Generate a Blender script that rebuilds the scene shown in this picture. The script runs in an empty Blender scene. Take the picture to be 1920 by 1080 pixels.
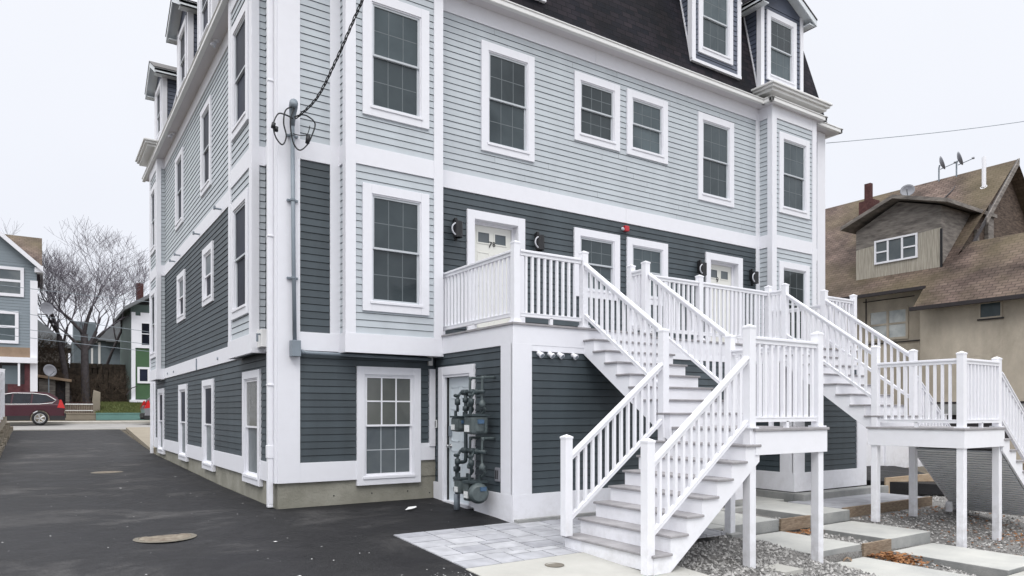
import bpy, bmesh, math, random
from mathutils import Vector, Matrix
random.seed(7)
SC = bpy.context.scene
COL = SC.collection
R = math.radians

# ---------------------------------------------------------------- materials
def _nt(name):
    m = bpy.data.materials.new(name); m.use_nodes = True
    nt = m.node_tree
    b = nt.nodes['Principled BSDF']
    return m, nt, b

def mat(name, col, rough=.6, var=.12, scale=6, bump=0., bscale=40, metal=0., spec=.5, col2=None, stretch=(1,1,1), detail=6, coat=0.):
    m, nt, b = _nt(name)
    N, L = nt.nodes.new, nt.links.new
    tc = N('ShaderNodeTexCoord'); mp = N('ShaderNodeMapping'); mp.inputs['Scale'].default_value = stretch
    L(tc.outputs['Object'], mp.inputs[0])
    n = N('ShaderNodeTexNoise'); n.inputs['Scale'].default_value = scale; n.inputs['Detail'].default_value = detail
    n.inputs['Roughness'].default_value = .6
    L(mp.outputs[0], n.inputs['Vector'])
    r = N('ShaderNodeValToRGB')
    c1 = [max(0, c*(1-var)) for c in col]
    c2 = [min(1, c*(1+var)) for c in col] if col2 is None else list(col2)
    if col2 is not None: c1 = list(col)
    r.color_ramp.elements[0].position = .3; r.color_ramp.elements[1].position = .7
    r.color_ramp.elements[0].color = (*c1, 1); r.color_ramp.elements[1].color = (*c2, 1)
    L(n.outputs['Fac'], r.inputs[0]); L(r.outputs[0], b.inputs['Base Color'])
    b.inputs['Roughness'].default_value = rough; b.inputs['Metallic'].default_value = metal
    b.inputs['Specular IOR Level'].default_value = spec
    if coat: b.inputs['Coat Weight'].default_value = coat
    if bump:
        n2 = N('ShaderNodeTexNoise'); n2.inputs['Scale'].default_value = bscale; n2.inputs['Detail'].default_value = 5
        L(mp.outputs[0], n2.inputs['Vector'])
        bp = N('ShaderNodeBump'); bp.inputs['Strength'].default_value = bump; bp.inputs['Distance'].default_value = .02
        L(n2.outputs['Fac'], bp.inputs['Height']); L(bp.outputs[0], b.inputs['Normal'])
    return m

def mat_brick(name, c1, c2, mortar, w, h, msize=.01, rough=.85, big=None, off=.5, bump=.4, scale=1., blotch=.5, squash=1., sqf=2):
    m, nt, b = _nt(name)
    N, L = nt.nodes.new, nt.links.new
    uv = N('ShaderNodeUVMap')
    br = N('ShaderNodeTexBrick')
    br.inputs['Scale'].default_value = scale
    br.inputs['Brick Width'].default_value = w; br.inputs['Row Height'].default_value = h
    br.inputs['Mortar Size'].default_value = msize; br.inputs['Mortar Smooth'].default_value = .3
    br.inputs['Color1'].default_value = (*c1, 1); br.inputs['Color2'].default_value = (*c2, 1)
    br.inputs['Mortar'].default_value = (*mortar, 1); br.offset = off; br.squash = squash; br.squash_frequency = sqf
    L(uv.outputs[0], br.inputs['Vector'])
    n = N('ShaderNodeTexNoise'); n.inputs['Scale'].default_value = .9; n.inputs['Detail'].default_value = 8
    L(uv.outputs[0], n.inputs['Vector'])
    mr = N('ShaderNodeMapRange'); mr.inputs['From Min'].default_value = .3; mr.inputs['From Max'].default_value = .7
    mr.inputs['To Min'].default_value = 1-blotch; mr.inputs['To Max'].default_value = 1+blotch
    L(n.outputs['Fac'], mr.inputs[0])
    mx = N('ShaderNodeVectorMath'); mx.operation = 'SCALE'
    L(br.outputs['Color'], mx.inputs[0]); L(mr.outputs[0], mx.inputs['Scale'])
    last = mx.outputs[0]
    if big is not None:
        n3 = N('ShaderNodeTexNoise'); n3.inputs['Scale'].default_value = .35; n3.inputs['Detail'].default_value = 5
        L(uv.outputs[0], n3.inputs['Vector'])
        mr3 = N('ShaderNodeMapRange'); mr3.inputs['From Min'].default_value = .42; mr3.inputs['From Max'].default_value = .62
        L(n3.outputs['Fac'], mr3.inputs[0])
        mm = N('ShaderNodeMix'); mm.data_type = 'RGBA'
        L(mr3.outputs[0], mm.inputs['Factor']); L(last, mm.inputs[6])
        mm.inputs[7].default_value = (*big, 1); last = mm.outputs[2]
        mm2 = N('ShaderNodeMix'); mm2.data_type = 'RGBA'; mm2.inputs['Factor'].default_value = .6
        L(mx.outputs[0], mm2.inputs[6]); L(last, mm2.inputs[7]); last = mm2.outputs[2]
    L(last, b.inputs['Base Color'])
    b.inputs['Roughness'].default_value = rough; b.inputs['Specular IOR Level'].default_value = .2
    bp = N('ShaderNodeBump'); bp.inputs['Strength'].default_value = bump; bp.inputs['Distance'].default_value = .01
    inv = N('ShaderNodeMath'); inv.operation = 'SUBTRACT'; inv.inputs[0].default_value = 1
    L(br.outputs['Fac'], inv.inputs[1])
    ad = N('ShaderNodeMath'); ad.operation = 'MULTIPLY_ADD'; ad.inputs[1].default_value = .5
    L(n.outputs['Fac'], ad.inputs[0]); L(inv.outputs[0], ad.inputs[2])
    L(ad.outputs[0], bp.inputs['Height']); L(bp.outputs[0], b.inputs['Normal'])
    return m

def mat_glass(name, col, rough=.07, curtain=None, amount=.5, vary=.45):
    m, nt, b = _nt(name)
    N, L = nt.nodes.new, nt.links.new
    tc = N('ShaderNodeTexCoord'); oi = N('ShaderNodeObjectInfo')
    of = N('ShaderNodeVectorMath'); of.operation = 'SCALE'; of.inputs[0].default_value = (13, 7, 5); L(oi.outputs['Random'], of.inputs['Scale'])
    ad = N('ShaderNodeVectorMath'); L(tc.outputs['Object'], ad.inputs[0]); L(of.outputs[0], ad.inputs[1])
    n = N('ShaderNodeTexNoise'); n.inputs['Scale'].default_value = 1.4; n.inputs['Detail'].default_value = 5; n.inputs['Distortion'].default_value = .6
    L(ad.outputs[0], n.inputs['Vector'])
    r = N('ShaderNodeValToRGB')
    c2 = curtain or [c*1.9 for c in col]
    r.color_ramp.elements[0].position = .5-amount*.4; r.color_ramp.elements[1].position = .5+amount*.25
    r.color_ramp.elements[0].color = (*col, 1); r.color_ramp.elements[1].color = (*c2, 1)
    L(n.outputs['Fac'], r.inputs[0])
    mr = N('ShaderNodeMapRange'); mr.inputs['To Min'].default_value = 1-vary; mr.inputs['To Max'].default_value = 1+vary; L(oi.outputs['Random'], mr.inputs[0])  # per-pane tone: reflective variation put into the base colour
    v = N('ShaderNodeVectorMath'); v.operation = 'SCALE'; L(r.outputs[0], v.inputs[0]); L(mr.outputs[0], v.inputs['Scale'])
    L(v.outputs[0], b.inputs['Base Color'])
    b.inputs['Roughness'].default_value = rough
    n2 = N('ShaderNodeTexNoise'); n2.inputs['Scale'].default_value = 2.2
    L(ad.outputs[0], n2.inputs['Vector'])
    bp = N('ShaderNodeBump'); bp.inputs['Strength'].default_value = .12; bp.inputs['Distance'].default_value = .06
    L(n2.outputs['Fac'], bp.inputs['Height']); L(bp.outputs[0], b.inputs['Normal'])
    return m

M = {}
def mat_white(name, col, rough, dirt=.35):
    m, nt, b = _nt(name); N, L = nt.nodes.new, nt.links.new
    g = N('ShaderNodeNewGeometry'); sp = N('ShaderNodeSeparateXYZ'); L(g.outputs['Position'], sp.inputs[0])
    n = N('ShaderNodeTexNoise'); n.inputs['Scale'].default_value = 7; n.inputs['Detail'].default_value = 8; n.inputs['Roughness'].default_value = .65
    L(g.outputs['Position'], n.inputs['Vector'])
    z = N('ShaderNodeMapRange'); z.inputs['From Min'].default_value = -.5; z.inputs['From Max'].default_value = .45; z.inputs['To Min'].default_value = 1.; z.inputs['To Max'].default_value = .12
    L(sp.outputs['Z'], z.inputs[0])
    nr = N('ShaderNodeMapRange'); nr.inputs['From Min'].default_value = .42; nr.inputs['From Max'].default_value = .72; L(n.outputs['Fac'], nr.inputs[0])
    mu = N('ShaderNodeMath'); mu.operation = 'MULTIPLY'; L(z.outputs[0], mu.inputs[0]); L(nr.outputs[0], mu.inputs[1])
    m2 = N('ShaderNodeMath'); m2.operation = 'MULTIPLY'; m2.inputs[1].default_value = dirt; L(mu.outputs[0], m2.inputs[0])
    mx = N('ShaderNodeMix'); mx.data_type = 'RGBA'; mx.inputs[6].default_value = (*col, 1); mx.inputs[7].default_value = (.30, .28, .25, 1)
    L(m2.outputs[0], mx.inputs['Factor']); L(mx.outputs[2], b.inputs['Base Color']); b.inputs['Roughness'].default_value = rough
    return m
M['trim'] = mat_white('white_trim', (.78, .785, .83), .5)
M['vinyl'] = mat_white('white_vinyl', (.82, .825, .865), .38, .45)
def mat_siding(name, col, isl=.05, dirt=.10):
    m, nt, b = _nt(name); N, L = nt.nodes.new, nt.links.new
    g = N('ShaderNodeNewGeometry'); tc = N('ShaderNodeTexCoord')
    r1 = N('ShaderNodeMapRange'); r1.inputs['To Min'].default_value = 1-isl; r1.inputs['To Max'].default_value = 1+isl
    L(g.outputs['Random Per Island'], r1.inputs[0])
    mp = N('ShaderNodeMapping'); mp.inputs['Scale'].default_value = (2.2, 2.2, .35); L(tc.outputs['Object'], mp.inputs[0])
    n = N('ShaderNodeTexNoise'); n.inputs['Scale'].default_value = 1.3; n.inputs['Detail'].default_value = 7; L(mp.outputs[0], n.inputs['Vector'])
    r2 = N('ShaderNodeMapRange'); r2.inputs['From Min'].default_value = .35; r2.inputs['From Max'].default_value = .7
    r2.inputs['To Min'].default_value = 1+dirt*.5; r2.inputs['To Max'].default_value = 1-dirt; L(n.outputs['Fac'], r2.inputs[0])
    mu = N('ShaderNodeMath'); mu.operation = 'MULTIPLY'; L(r1.outputs[0], mu.inputs[0]); L(r2.outputs[0], mu.inputs[1])
    v = N('ShaderNodeVectorMath'); v.operation = 'SCALE'; v.inputs[0].default_value = col; L(mu.outputs[0], v.inputs['Scale'])
    L(v.outputs[0], b.inputs['Base Color']); b.inputs['Roughness'].default_value = .55
    mp2 = N('ShaderNodeMapping'); mp2.inputs['Scale'].default_value = (3, 3, 60); L(tc.outputs['Object'], mp2.inputs[0])
    n2 = N('ShaderNodeTexNoise'); n2.inputs['Scale'].default_value = 3; L(mp2.outputs[0], n2.inputs['Vector'])
    bp = N('ShaderNodeBump'); bp.inputs['Strength'].default_value = .12; bp.inputs['Distance'].default_value = .004
    L(n2.outputs['Fac'], bp.inputs['Height']); L(bp.outputs[0], b.inputs['Normal'])
    return m
M['light'] = mat_siding('light_blue_grey_siding', (.468, .508, .540), .035, .07)
M['dark'] = mat_siding('dark_slate_siding', (.052, .068, .079), .10, .18)
M['slate'] = mat_siding('dormer_slate_siding', (.085, .10, .14), .06, .12)
M['core'] = mat('wall_core', (.05, .05, .05), .9, .1)
M['found'] = mat('foundation_concrete', (.185, .18, .145), .9, .1, 1.8, .4, 30, col2=(.32, .31, .265), detail=12)
M['gutter'] = mat('gutter_metal', (.74, .74, .73), .35, .05, 1.)
M['soffit'] = mat('soffit_panel', (.62, .60, .62), .6, .04, 1.)
M['roof'] = mat_brick('black_shingles', (.006, .007, .0115), (.021, .017, .022), (.004, .004, .006), .24, .115, .009, blotch=.55)
M['shadow_gap'] = mat('siding_gap_shade', (.03, .035, .04), .9, .1)  # shade under and between the lapped boards, painted as a dark colour
M['tread'] = mat('grey_composite_tread', (.30, .29, .30), .65, .22, 4, .25, 60, stretch=(1, 1, 1))
M['glass'] = mat_glass('window_glass', (.027, .040, .046), .09, (.060, .079, .087), .6)
M['glass2'] = mat_glass('dark_reflection_glass', (.008, .010, .018), .45)  # reflection of dark surroundings put into the colour, with a dull surface
M['glass2'].node_tree.nodes['Principled BSDF'].inputs['Specular IOR Level'].default_value = .12
M['curtain'] = mat_glass('window_glass_blind', (.10, .108, .105), .12, (.145, .152, .142), .4, .1)
M['screen'] = mat_glass('window_screen', (.09, .11, .125), .35, (.15, .17, .18), .5)
M['muntin'] = mat('grille_bar', (.12, .14, .15), .5, .05)
M['door'] = mat('cream_door', (.74, .74, .69), .4, .02, 2.)
M['door2'] = mat('white_steel_door', (.62, .68, .72), .4, .03, 2.)
M['black'] = mat('black_metal', (.012, .012, .014), .4, .1)
M['steel'] = mat('brushed_steel', (.45, .45, .46), .35, .1, metal=.9)
M['conduit'] = mat('grey_conduit', (.20, .235, .27), .45, .1, 3)
M['lampglow'] = mat('lamp_white_ring', (.55, .56, .60), .3, .02)
M['meter'] = mat('meter_grey_green', (.075, .095, .098), .45, .25, 14)
M['pipe'] = mat('dark_gas_pipe', (.035, .05, .055), .5, .3, 20)
M['bluetag'] = mat('blue_sticker', (.055, .11, .19), .4, .2, 60)
M['label'] = mat('white_label', (.7, .72, .72), .5, .3, 70)
M['red'] = mat('red_alarm_plastic', (.45, .02, .03), .35, .1)
M['rubber'] = mat('cable_black', (.008, .009, .012), .5, .1)
M['wood'] = mat('raw_timber', (.15, .105, .07), .85, .2, 3, .3, 30, col2=(.31, .245, .18), stretch=(3, 3, 14))
M['ply'] = mat('plywood_board', (.30, .21, .13), .8, .2, 2.3, .2, 30, col2=(.50, .40, .29), stretch=(1, 1, 4))
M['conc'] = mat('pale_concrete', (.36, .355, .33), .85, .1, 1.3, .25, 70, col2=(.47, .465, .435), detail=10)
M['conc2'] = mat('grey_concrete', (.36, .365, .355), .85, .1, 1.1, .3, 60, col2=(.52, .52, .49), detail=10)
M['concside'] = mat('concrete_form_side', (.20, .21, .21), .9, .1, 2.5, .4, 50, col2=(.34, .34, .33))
M['gravelbed'] = mat('gravel_bed', (.09, .087, .083), .95, .3, 45, 1., 60, col2=(.32, .31, .30))
M['pebble'] = None
M['leaf'] = mat('dry_leaf', (.16, .06, .025), .8, .4, 9, col2=(.36, .18, .07))
M['grass'] = mat('grass_lawn', (.05, .075, .018), .9, .3, 6, .8, 60, col2=(.12, .13, .04))
M['earth'] = mat('earth', (.06, .05, .035), .95, .3, 1.4, .8, 20, col2=(.13, .11, .08))
M['street'] = mat('street_asphalt', (.22, .215, .21), .9, .1, .8, .2, 60, col2=(.30, .29, .28))
M['side'] = mat('sidewalk', (.46, .44, .40), .9, .1, 1., .2, 60)
M['stucco'] = mat('tan_stucco', (.33, .29, .235), .95, .1, .9, .5, 18, col2=(.60, .535, .44), stretch=(1, 1, .45), detail=14)
M['brownroof'] = mat_brick('brown_shingles', (.098, .070, .060), (.140, .104, .088), (.055, .042, .036), .28, .15, .014, big=(.125, .105, .06), blotch=.6, bump=.8)
M['planks'] = mat('weathered_boards', (.085, .075, .07), .9, .3, 2, .4, 14, col2=(.27, .245, .22), stretch=(1, 1, 5))
M['tanboard'] = mat('weathered_tan_boards', (.22, .20, .165), .9, .3, 3, .3, 20, col2=(.46, .425, .36), stretch=(3, 9, .5))
M['brownshake'] = mat('broken_brown_shakes', (.03, .02, .015), .95, .3, 4, .7, 9, col2=(.15, .11, .085), stretch=(1, 1, 5))
M['brickred'] = mat('dark_red_brick', (.05, .018, .018), .95, .3, 8, .3, 30, col2=(.10, .042, .038))
M['darkmetal'] = mat('dark_gutter', (.025, .02, .022), .6, .2)
M['dish'] = mat('dish_grey', (.20, .205, .23), .5, .1, 3)
M['bark'] = mat('bark', (.075, .066, .07), .95, .3, 5, .5, 30)
M['twig'] = mat('twigs', (.135, .122, .145), .9, .3, 3)
M['twigbrown'] = mat('brown_twigs', (.07, .05, .035), .9, .4, 3)
M['bluehouse'] = mat('blue_grey_siding', (.22, .26, .29), .7, .08, 1.2, stretch=(.5, .5, 9))
M['greyhouse'] = mat('hazy_grey_siding', (.13, .16, .18), .8, .15, 1.2)
M['green'] = mat('green_siding', (.05, .11, .05), .7, .08, 1.2)
M['greengrey'] = mat('grey_green_siding', (.10, .14, .13), .7, .1, 1.2)
M['teal'] = mat('teal_painted_wall', (.12, .24, .22), .8, .12, 1.5)
M['beige'] = mat('beige_wall', (.24, .21, .165), .9, .12, 1.5)
M['rock'] = mat('stone_bank', (.03, .024, .018), .95, .3, 3.5, 1., 7, col2=(.11, .085, .065), detail=12)
M['greyroof'] = mat('grey_roof', (.16, .17, .18), .9, .15, 2)
M['tanpanel'] = mat('tan_panel', (.27, .195, .135), .9, .12, 3)
M['porch'] = mat('dark_porch', (.05, .045, .05), .9, .3, 3)
M['reddish'] = mat('red_porch_wall', (.09, .03, .035), .9, .3, 5)
M['carred'] = mat('maroon_car_paint', (.05, .006, .014), .3, .05, coat=.25)
M['cargrey'] = mat('silver_car_paint', (.22, .22, .24), .3, .05, coat=.6)
M['tyre'] = mat('tyre_rubber', (.012, .012, .013), .8, .1)
M['rim'] = mat('alloy_rim', (.6, .6, .6), .3, .05, metal=.6)
M['cartrim'] = mat('chrome_trim', (.7, .7, .7), .2, .02, metal=.6)
M['carglass'] = mat_glass('car_glass', (.01, .012, .016), .04)
M['tail'] = mat('tail_lamp_red', (.55, .03, .03), .2, .1)
M['plastic'] = mat('dark_plastic', (.02, .02, .022), .6, .1)
M['grey'] = mat('under_stair_cladding', (.78, .79, .80), .6, .05, 2)
M['paper'] = mat('paper_scrap', (.75, .75, .75), .7, .1)
M['manhole'] = mat('rusty_iron_cover', (.10, .07, .05), .85, .3, 9, .5, 40, col2=(.27, .24, .19), detail=10)
M['manhole_ring'] = mat('cover_collar', (.15, .135, .11), .9, .2, 12)

# asphalt: dark, damp, mottled, streaked along the way it was rolled
def mat_asphalt():
    m, nt, b = _nt('new_asphalt'); N, L = nt.nodes.new, nt.links.new
    g = N('ShaderNodeNewGeometry'); mp = N('ShaderNodeMapping'); mp.inputs['Scale'].default_value = (.65, .9, 1)
    L(g.outputs['Position'], mp.inputs[0])
    def noise(sc, vec, det=8, ro=.6, dist=0):
        n = N('ShaderNodeTexNoise'); n.inputs['Scale'].default_value = sc; n.inputs['Detail'].default_value = det; n.inputs['Roughness'].default_value = ro; n.inputs['Distortion'].default_value = dist
        L(vec, n.inputs['Vector']); return n.outputs['Fac']
    def mrange(f, a, b_, c, d):
        r = N('ShaderNodeMapRange'); r.inputs['From Min'].default_value = a; r.inputs['From Max'].default_value = b_; r.inputs['To Min'].default_value = c; r.inputs['To Max'].default_value = d
        L(f, r.inputs[0]); return r.outputs[0]
    big = noise(.75, mp.outputs[0], 12, .68, .5)
    r = N('ShaderNodeValToRGB'); e = r.color_ramp.elements
    e[0].position = .36; e[0].color = (.012, .012, .0145, 1); e[1].position = .66; e[1].color = (.078, .076, .077, 1)
    q = r.color_ramp.elements.new(.52); q.color = (.027, .027, .0295, 1)
    L(big, r.inputs[0])
    f1 = mrange(noise(55, g.outputs['Position'], 5, .7), .3, .7, .55, 1.55)
    f2 = mrange(noise(7, mp.outputs[0], 6, .6), .3, .7, .82, 1.2)
    # darker with X, from just outside the left wall onwards
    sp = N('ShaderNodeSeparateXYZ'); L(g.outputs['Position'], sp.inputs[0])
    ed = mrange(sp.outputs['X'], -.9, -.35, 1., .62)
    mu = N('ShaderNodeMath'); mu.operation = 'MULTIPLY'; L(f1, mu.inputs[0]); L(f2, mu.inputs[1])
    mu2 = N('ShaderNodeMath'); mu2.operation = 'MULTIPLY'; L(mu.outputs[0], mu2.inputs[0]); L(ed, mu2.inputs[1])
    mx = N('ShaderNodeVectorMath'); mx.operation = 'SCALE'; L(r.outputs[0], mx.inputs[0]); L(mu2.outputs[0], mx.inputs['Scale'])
    L(mx.outputs[0], b.inputs['Base Color'])
    L(mrange(big, .38, .62, .55, .92), b.inputs['Roughness']); b.inputs['Specular IOR Level'].default_value = .22
    bp = N('ShaderNodeBump'); bp.inputs['Strength'].default_value = .6; bp.inputs['Distance'].default_value = .012
    L(noise(70, g.outputs['Position'], 4, .7), bp.inputs['Height']); L(bp.outputs[0], b.inputs['Normal'])
    return m
M['asphalt'] = mat_asphalt()

def mat_pebble():
    m, nt, b = _nt('crushed_stone'); N, L = nt.nodes.new, nt.links.new
    g = N('ShaderNodeNewGeometry')
    r = N('ShaderNodeValToRGB'); e = r.color_ramp.elements
    e[0].position = 0; e[0].color = (.12, .118, .114, 1); e[1].position = 1; e[1].color = (.50, .49, .475, 1)
    e2 = r.color_ramp.elements.new(.45); e2.color = (.27, .265, .257, 1)
    L(g.outputs['Random Per Island'], r.inputs[0]); L(r.outputs[0], b.inputs['Base Color'])
    b.inputs['Roughness'].default_value = .85
    return m
M['pebble'] = mat_pebble()

def mat_paver():
    m, nt, b = _nt('grey_pavers'); N, L = nt.nodes.new, nt.links.new
    g = N('ShaderNodeNewGeometry')
    r = N('ShaderNodeValToRGB'); e = r.color_ramp.elements
    e[0].position = 0; e[0].color = (.30, .305, .335, 1); e[1].position = 1; e[1].color = (.43, .435, .46, 1)
    L(g.outputs['Random Per Island'], r.inputs[0])
    tc = N('ShaderNodeTexCoord'); n = N('ShaderNodeTexNoise'); n.inputs['Scale'].default_value = 5; n.inputs['Detail'].default_value = 8
    L(tc.outputs['Object'], n.inputs['Vector'])
    mr = N('ShaderNodeMapRange'); mr.inputs['From Min'].default_value = .3; mr.inputs['From Max'].default_value = .7
    mr.inputs['To Min'].default_value = .8; mr.inputs['To Max'].default_value = 1.15
    L(n.outputs['Fac'], mr.inputs[0])
    mx = N('ShaderNodeVectorMath'); mx.operation = 'SCALE'; L(r.outputs[0], mx.inputs[0]); L(mr.outputs[0], mx.inputs['Scale'])
    L(mx.outputs[0], b.inputs['Base Color']); b.inputs['Roughness'].default_value = .85
    return m
M['paver'] = mat_paver()

# ---------------------------------------------------------------- builders
class Fr:
    def __init__(s, O, U, Nn, V=(0, 0, 1)):
        s.O, s.U, s.N, s.V = Vector(O), Vector(U), Vector(Nn), Vector(V)
    def p(s, u, v, o=0.): return s.O + s.U*u + s.V*v + s.N*o

FF = Fr((0, 0, 0), (1, 0, 0), (0, -1, 0))
FL = Fr((0, 0, 0), (0, 1, 0), (-1, 0, 0))

def worldloc(o):
    v = Vector((0, 0, 0))
    while o is not None:
        v += o.location; o = o.parent
    return v

class MB:
    def __init__(s): s.v = []; s.f = []; s.mi = []; s.uv = []; s.hasuv = False
    def poly(s, pts, mi=0, uv=None):
        b = len(s.v); s.v += [tuple(p) for p in pts]
        s.f.append(tuple(range(b, b+len(pts)))); s.mi.append(mi)
        if uv: s.hasuv = True
        s.uv.append(uv)
    def hexa(s, c, mi=0):
        b = len(s.v); s.v += [tuple(p) for p in c]
        for f in ((0, 3, 2, 1), (4, 5, 6, 7), (0, 1, 5, 4), (1, 2, 6, 5), (2, 3, 7, 6), (3, 0, 4, 7)):
            s.f.append(tuple(b+i for i in f)); s.mi.append(mi); s.uv.append(None)
    def box(s, x0, x1, y0, y1, z0, z1, mi=0):
        s.hexa([(x0, y0, z0), (x1, y0, z0), (x1, y1, z0), (x0, y1, z0), (x0, y0, z1), (x1, y0, z1), (x1, y1, z1), (x0, y1, z1)], mi)
    def fbox(s, fr, u0, u1, v0, v1, o0, o1, mi=0):
        P = fr.p
        s.hexa([P(u0, v0, o0), P(u1, v0, o0), P(u1, v0, o1), P(u0, v0, o1), P(u0, v1, o0), P(u1, v1, o0), P(u1, v1, o1), P(u0, v1, o1)], mi)
    def bar(s, A, B, w, z0, z1, mi=0):
        """a rail from A to B: w wide, from z0 to z1 measured vertically from the A-B line"""
        A, B = Vector(A), Vector(B); d = (B-A); d.z = 0; d.normalize(); n = Vector((-d.y, d.x, 0))*w/2
        a, b = Vector((0, 0, z0)), Vector((0, 0, z1))
        s.hexa([A-n+a, B-n+a, B+n+a, A+n+a, A-n+b, B-n+b, B+n+b, A+n+b], mi)
    def prism(s, pts, vec, mi=0):
        vec = Vector(vec); n = len(pts); b = len(s.v)
        s.v += [tuple(p) for p in pts] + [tuple(Vector(p)+vec) for p in pts]
        s.f.append(tuple(range(b+n-1, b-1, -1))); s.f.append(tuple(range(b+n, b+2*n)))
        s.mi += [mi, mi]; s.uv += [None, None]
        for i in range(n):
            j = (i+1) % n; s.f.append((b+i, b+j, b+n+j, b+n+i)); s.mi.append(mi); s.uv.append(None)
    def tube(s, pts, r, n=8, mi=0, caps=True):
        pts = [Vector(p) for p in pts]
        rs = r if isinstance(r, (list, tuple)) else [r]*len(pts)
        b = len(s.v); prev = None
        for i, p in enumerate(pts):
            d = (pts[min(i+1, len(pts)-1)]-pts[max(i-1, 0)])
            if d.length < 1e-9: d = Vector((0, 0, 1))
            d.normalize()
            if prev is None:
                a = d.cross(Vector((0, 0, 1)))
                if a.length < .01: a = d.cross(Vector((1, 0, 0)))
            else: a = prev - d*prev.dot(d)
            a.normalize(); prev = a; c = d.cross(a)
            for k in range(n):
                t = 2*math.pi*k/n
                s.v.append(tuple(p + (a*math.cos(t)+c*math.sin(t))*rs[i]))
        for i in range(len(pts)-1):
            for k in range(n):
                k2 = (k+1) % n
                s.f.append((b+i*n+k, b+i*n+k2, b+(i+1)*n+k2, b+(i+1)*n+k)); s.mi.append(mi); s.uv.append(None)
        if caps:
            s.f.append(tuple(b+k for k in range(n-1, -1, -1))); s.mi.append(mi); s.uv.append(None)
            e = b+(len(pts)-1)*n
            s.f.append(tuple(e+k for k in range(n))); s.mi.append(mi); s.uv.append(None)
    def lathe(s, c, axis, prof, n=16, mi=0):
        c, ax = Vector(c), Vector(axis).normalized()
        a = ax.cross(Vector((0, 0, 1)))
        if a.length < .01: a = ax.cross(Vector((1, 0, 0)))
        a.normalize(); d = ax.cross(a); b = len(s.v)
        for (t, r) in prof:
            for k in range(n):
                q = 2*math.pi*k/n
                s.v.append(tuple(c+ax*t+(a*math.cos(q)+d*math.sin(q))*max(r, .0005)))
        for i in range(len(prof)-1):
            for k in range(n):
                k2 = (k+1) % n
                s.f.append((b+i*n+k, b+i*n+k2, b+(i+1)*n+k2, b+(i+1)*n+k)); s.mi.append(mi); s.uv.append(None)
    def build(s, name, mats, parent=None, smooth=False, bevel=0, origin=None, recalc=True):
        me = bpy.data.meshes.new(name)
        off = worldloc(parent) if parent is not None else Vector((0, 0, 0))
        org = Vector(origin) if origin is not None else (Vector(off) if parent is not None else Vector((0, 0, 0)))
        me.from_pydata([(v[0]-org.x, v[1]-org.y, v[2]-org.z) for v in s.v], [], s.f)
        if not isinstance(mats, (list, tuple)): mats = [mats]
        for m in mats: me.materials.append(m)
        me.polygons.foreach_set('material_index', s.mi)
        if s.hasuv:
            ul = me.uv_layers.new(name='UVMap'); d = []
            for f, uv in zip(s.f, s.uv):
                for k in range(len(f)): d += list(uv[k]) if uv else [0, 0]
            ul.data.foreach_set('uv', d)
        if recalc:
            bm = bmesh.new(); bm.from_mesh(me)
            bmesh.ops.recalc_face_normals(bm, faces=bm.faces[:]); bm.to_mesh(me); bm.free()
        if smooth:
            for p in me.polygons: p.use_smooth = True
        me.update()
        o = bpy.data.objects.new(name, me); COL.objects.link(o)
        o.parent = parent; o.location = org - off
        if bevel:
            md = o.modifiers.new('bevel', 'BEVEL'); md.width = bevel; md.segments = 2; md.limit_method = 'ANGLE'; md.angle_limit = R(40)
        return o

def tag(o, label=None, cat=None, group=None, kind=None):
    if label: o['label'] = label
    if cat: o['category'] = cat
    if group: o['group'] = group
    if kind: o['kind'] = kind
    return o

def thing(name, label, cat, loc=(0, 0, 0), group=None):
    o = bpy.data.objects.new(name, None); COL.objects.link(o); o.location = loc; o.empty_display_size = .2
    return tag(o, label, cat, group)

def dup(root, loc, label):
    def cp(o, par):
        c = o.copy(); COL.objects.link(c); c.parent = par
        for ch in list(o.children): cp(ch, c)
        return c
    r = cp(root, None); r.location = loc; r['label'] = label
    return r

def interp(t, tab):
    if t <= tab[0][0]: return tab[0][1]
    for (a, va), (b, vb) in zip(tab, tab[1:]):
        if t <= b: return va+(vb-va)*(t-a)/(b-a)
    return tab[-1][1]

def siding(mb, fr, u0, u1, v0, v1, holes=(), e=.112, gap=1, mi=0):
    """lapped boards with a real lip and gap, their shade put into the gap colour"""
    n = max(1, round((v1-v0)/e)); e = (v1-v0)/n
    for i in range(n):
        a = v0+i*e; b = a+e
        cuts = sorted((h[0], h[1]) for h in holes if h[2] < b-.002 and h[3] > a+.002)
        x = u0; spans = []
        for h0, h1 in cuts:
            if h0 > x: spans.append((x, min(h0, u1)))
            x = max(x, h1)
        if x < u1: spans.append((x, u1))
        cutspans = []
        for s0, s1 in spans:
            x_ = s0
            while s1-x_ > 2.2:
                L_ = random.uniform(1.2, 3.66)
                if s1-x_-L_ < .5: break
                cutspans.append((x_, x_+L_-.003)); x_ += L_
            cutspans.append((x_, s1))
        for s0, s1 in cutspans:
            if s1-s0 < .004: continue
            P = fr.p
            j = random.uniform(-.0012, .0012)
            mb.poly([P(s0, a, .015+j), P(s1, a, .015+j), P(s1, b-.007, .004), P(s0, b-.007, .004)], mi)
            mb.poly([P(s0, a, -.02), P(s1, a, -.02), P(s1, a, .015+j), P(s0, a, .015+j)], gap)
            mb.poly([P(s0, b-.007, .004), P(s1, b-.007, .004), P(s1, b-.007, -.02), P(s0, b-.007, -.02)], gap)
            mb.poly([P(s0, b-.007, -.02), P(s1, b-.007, -.02), P(s1, b, -.02), P(s0, b, -.02)], gap)

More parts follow.
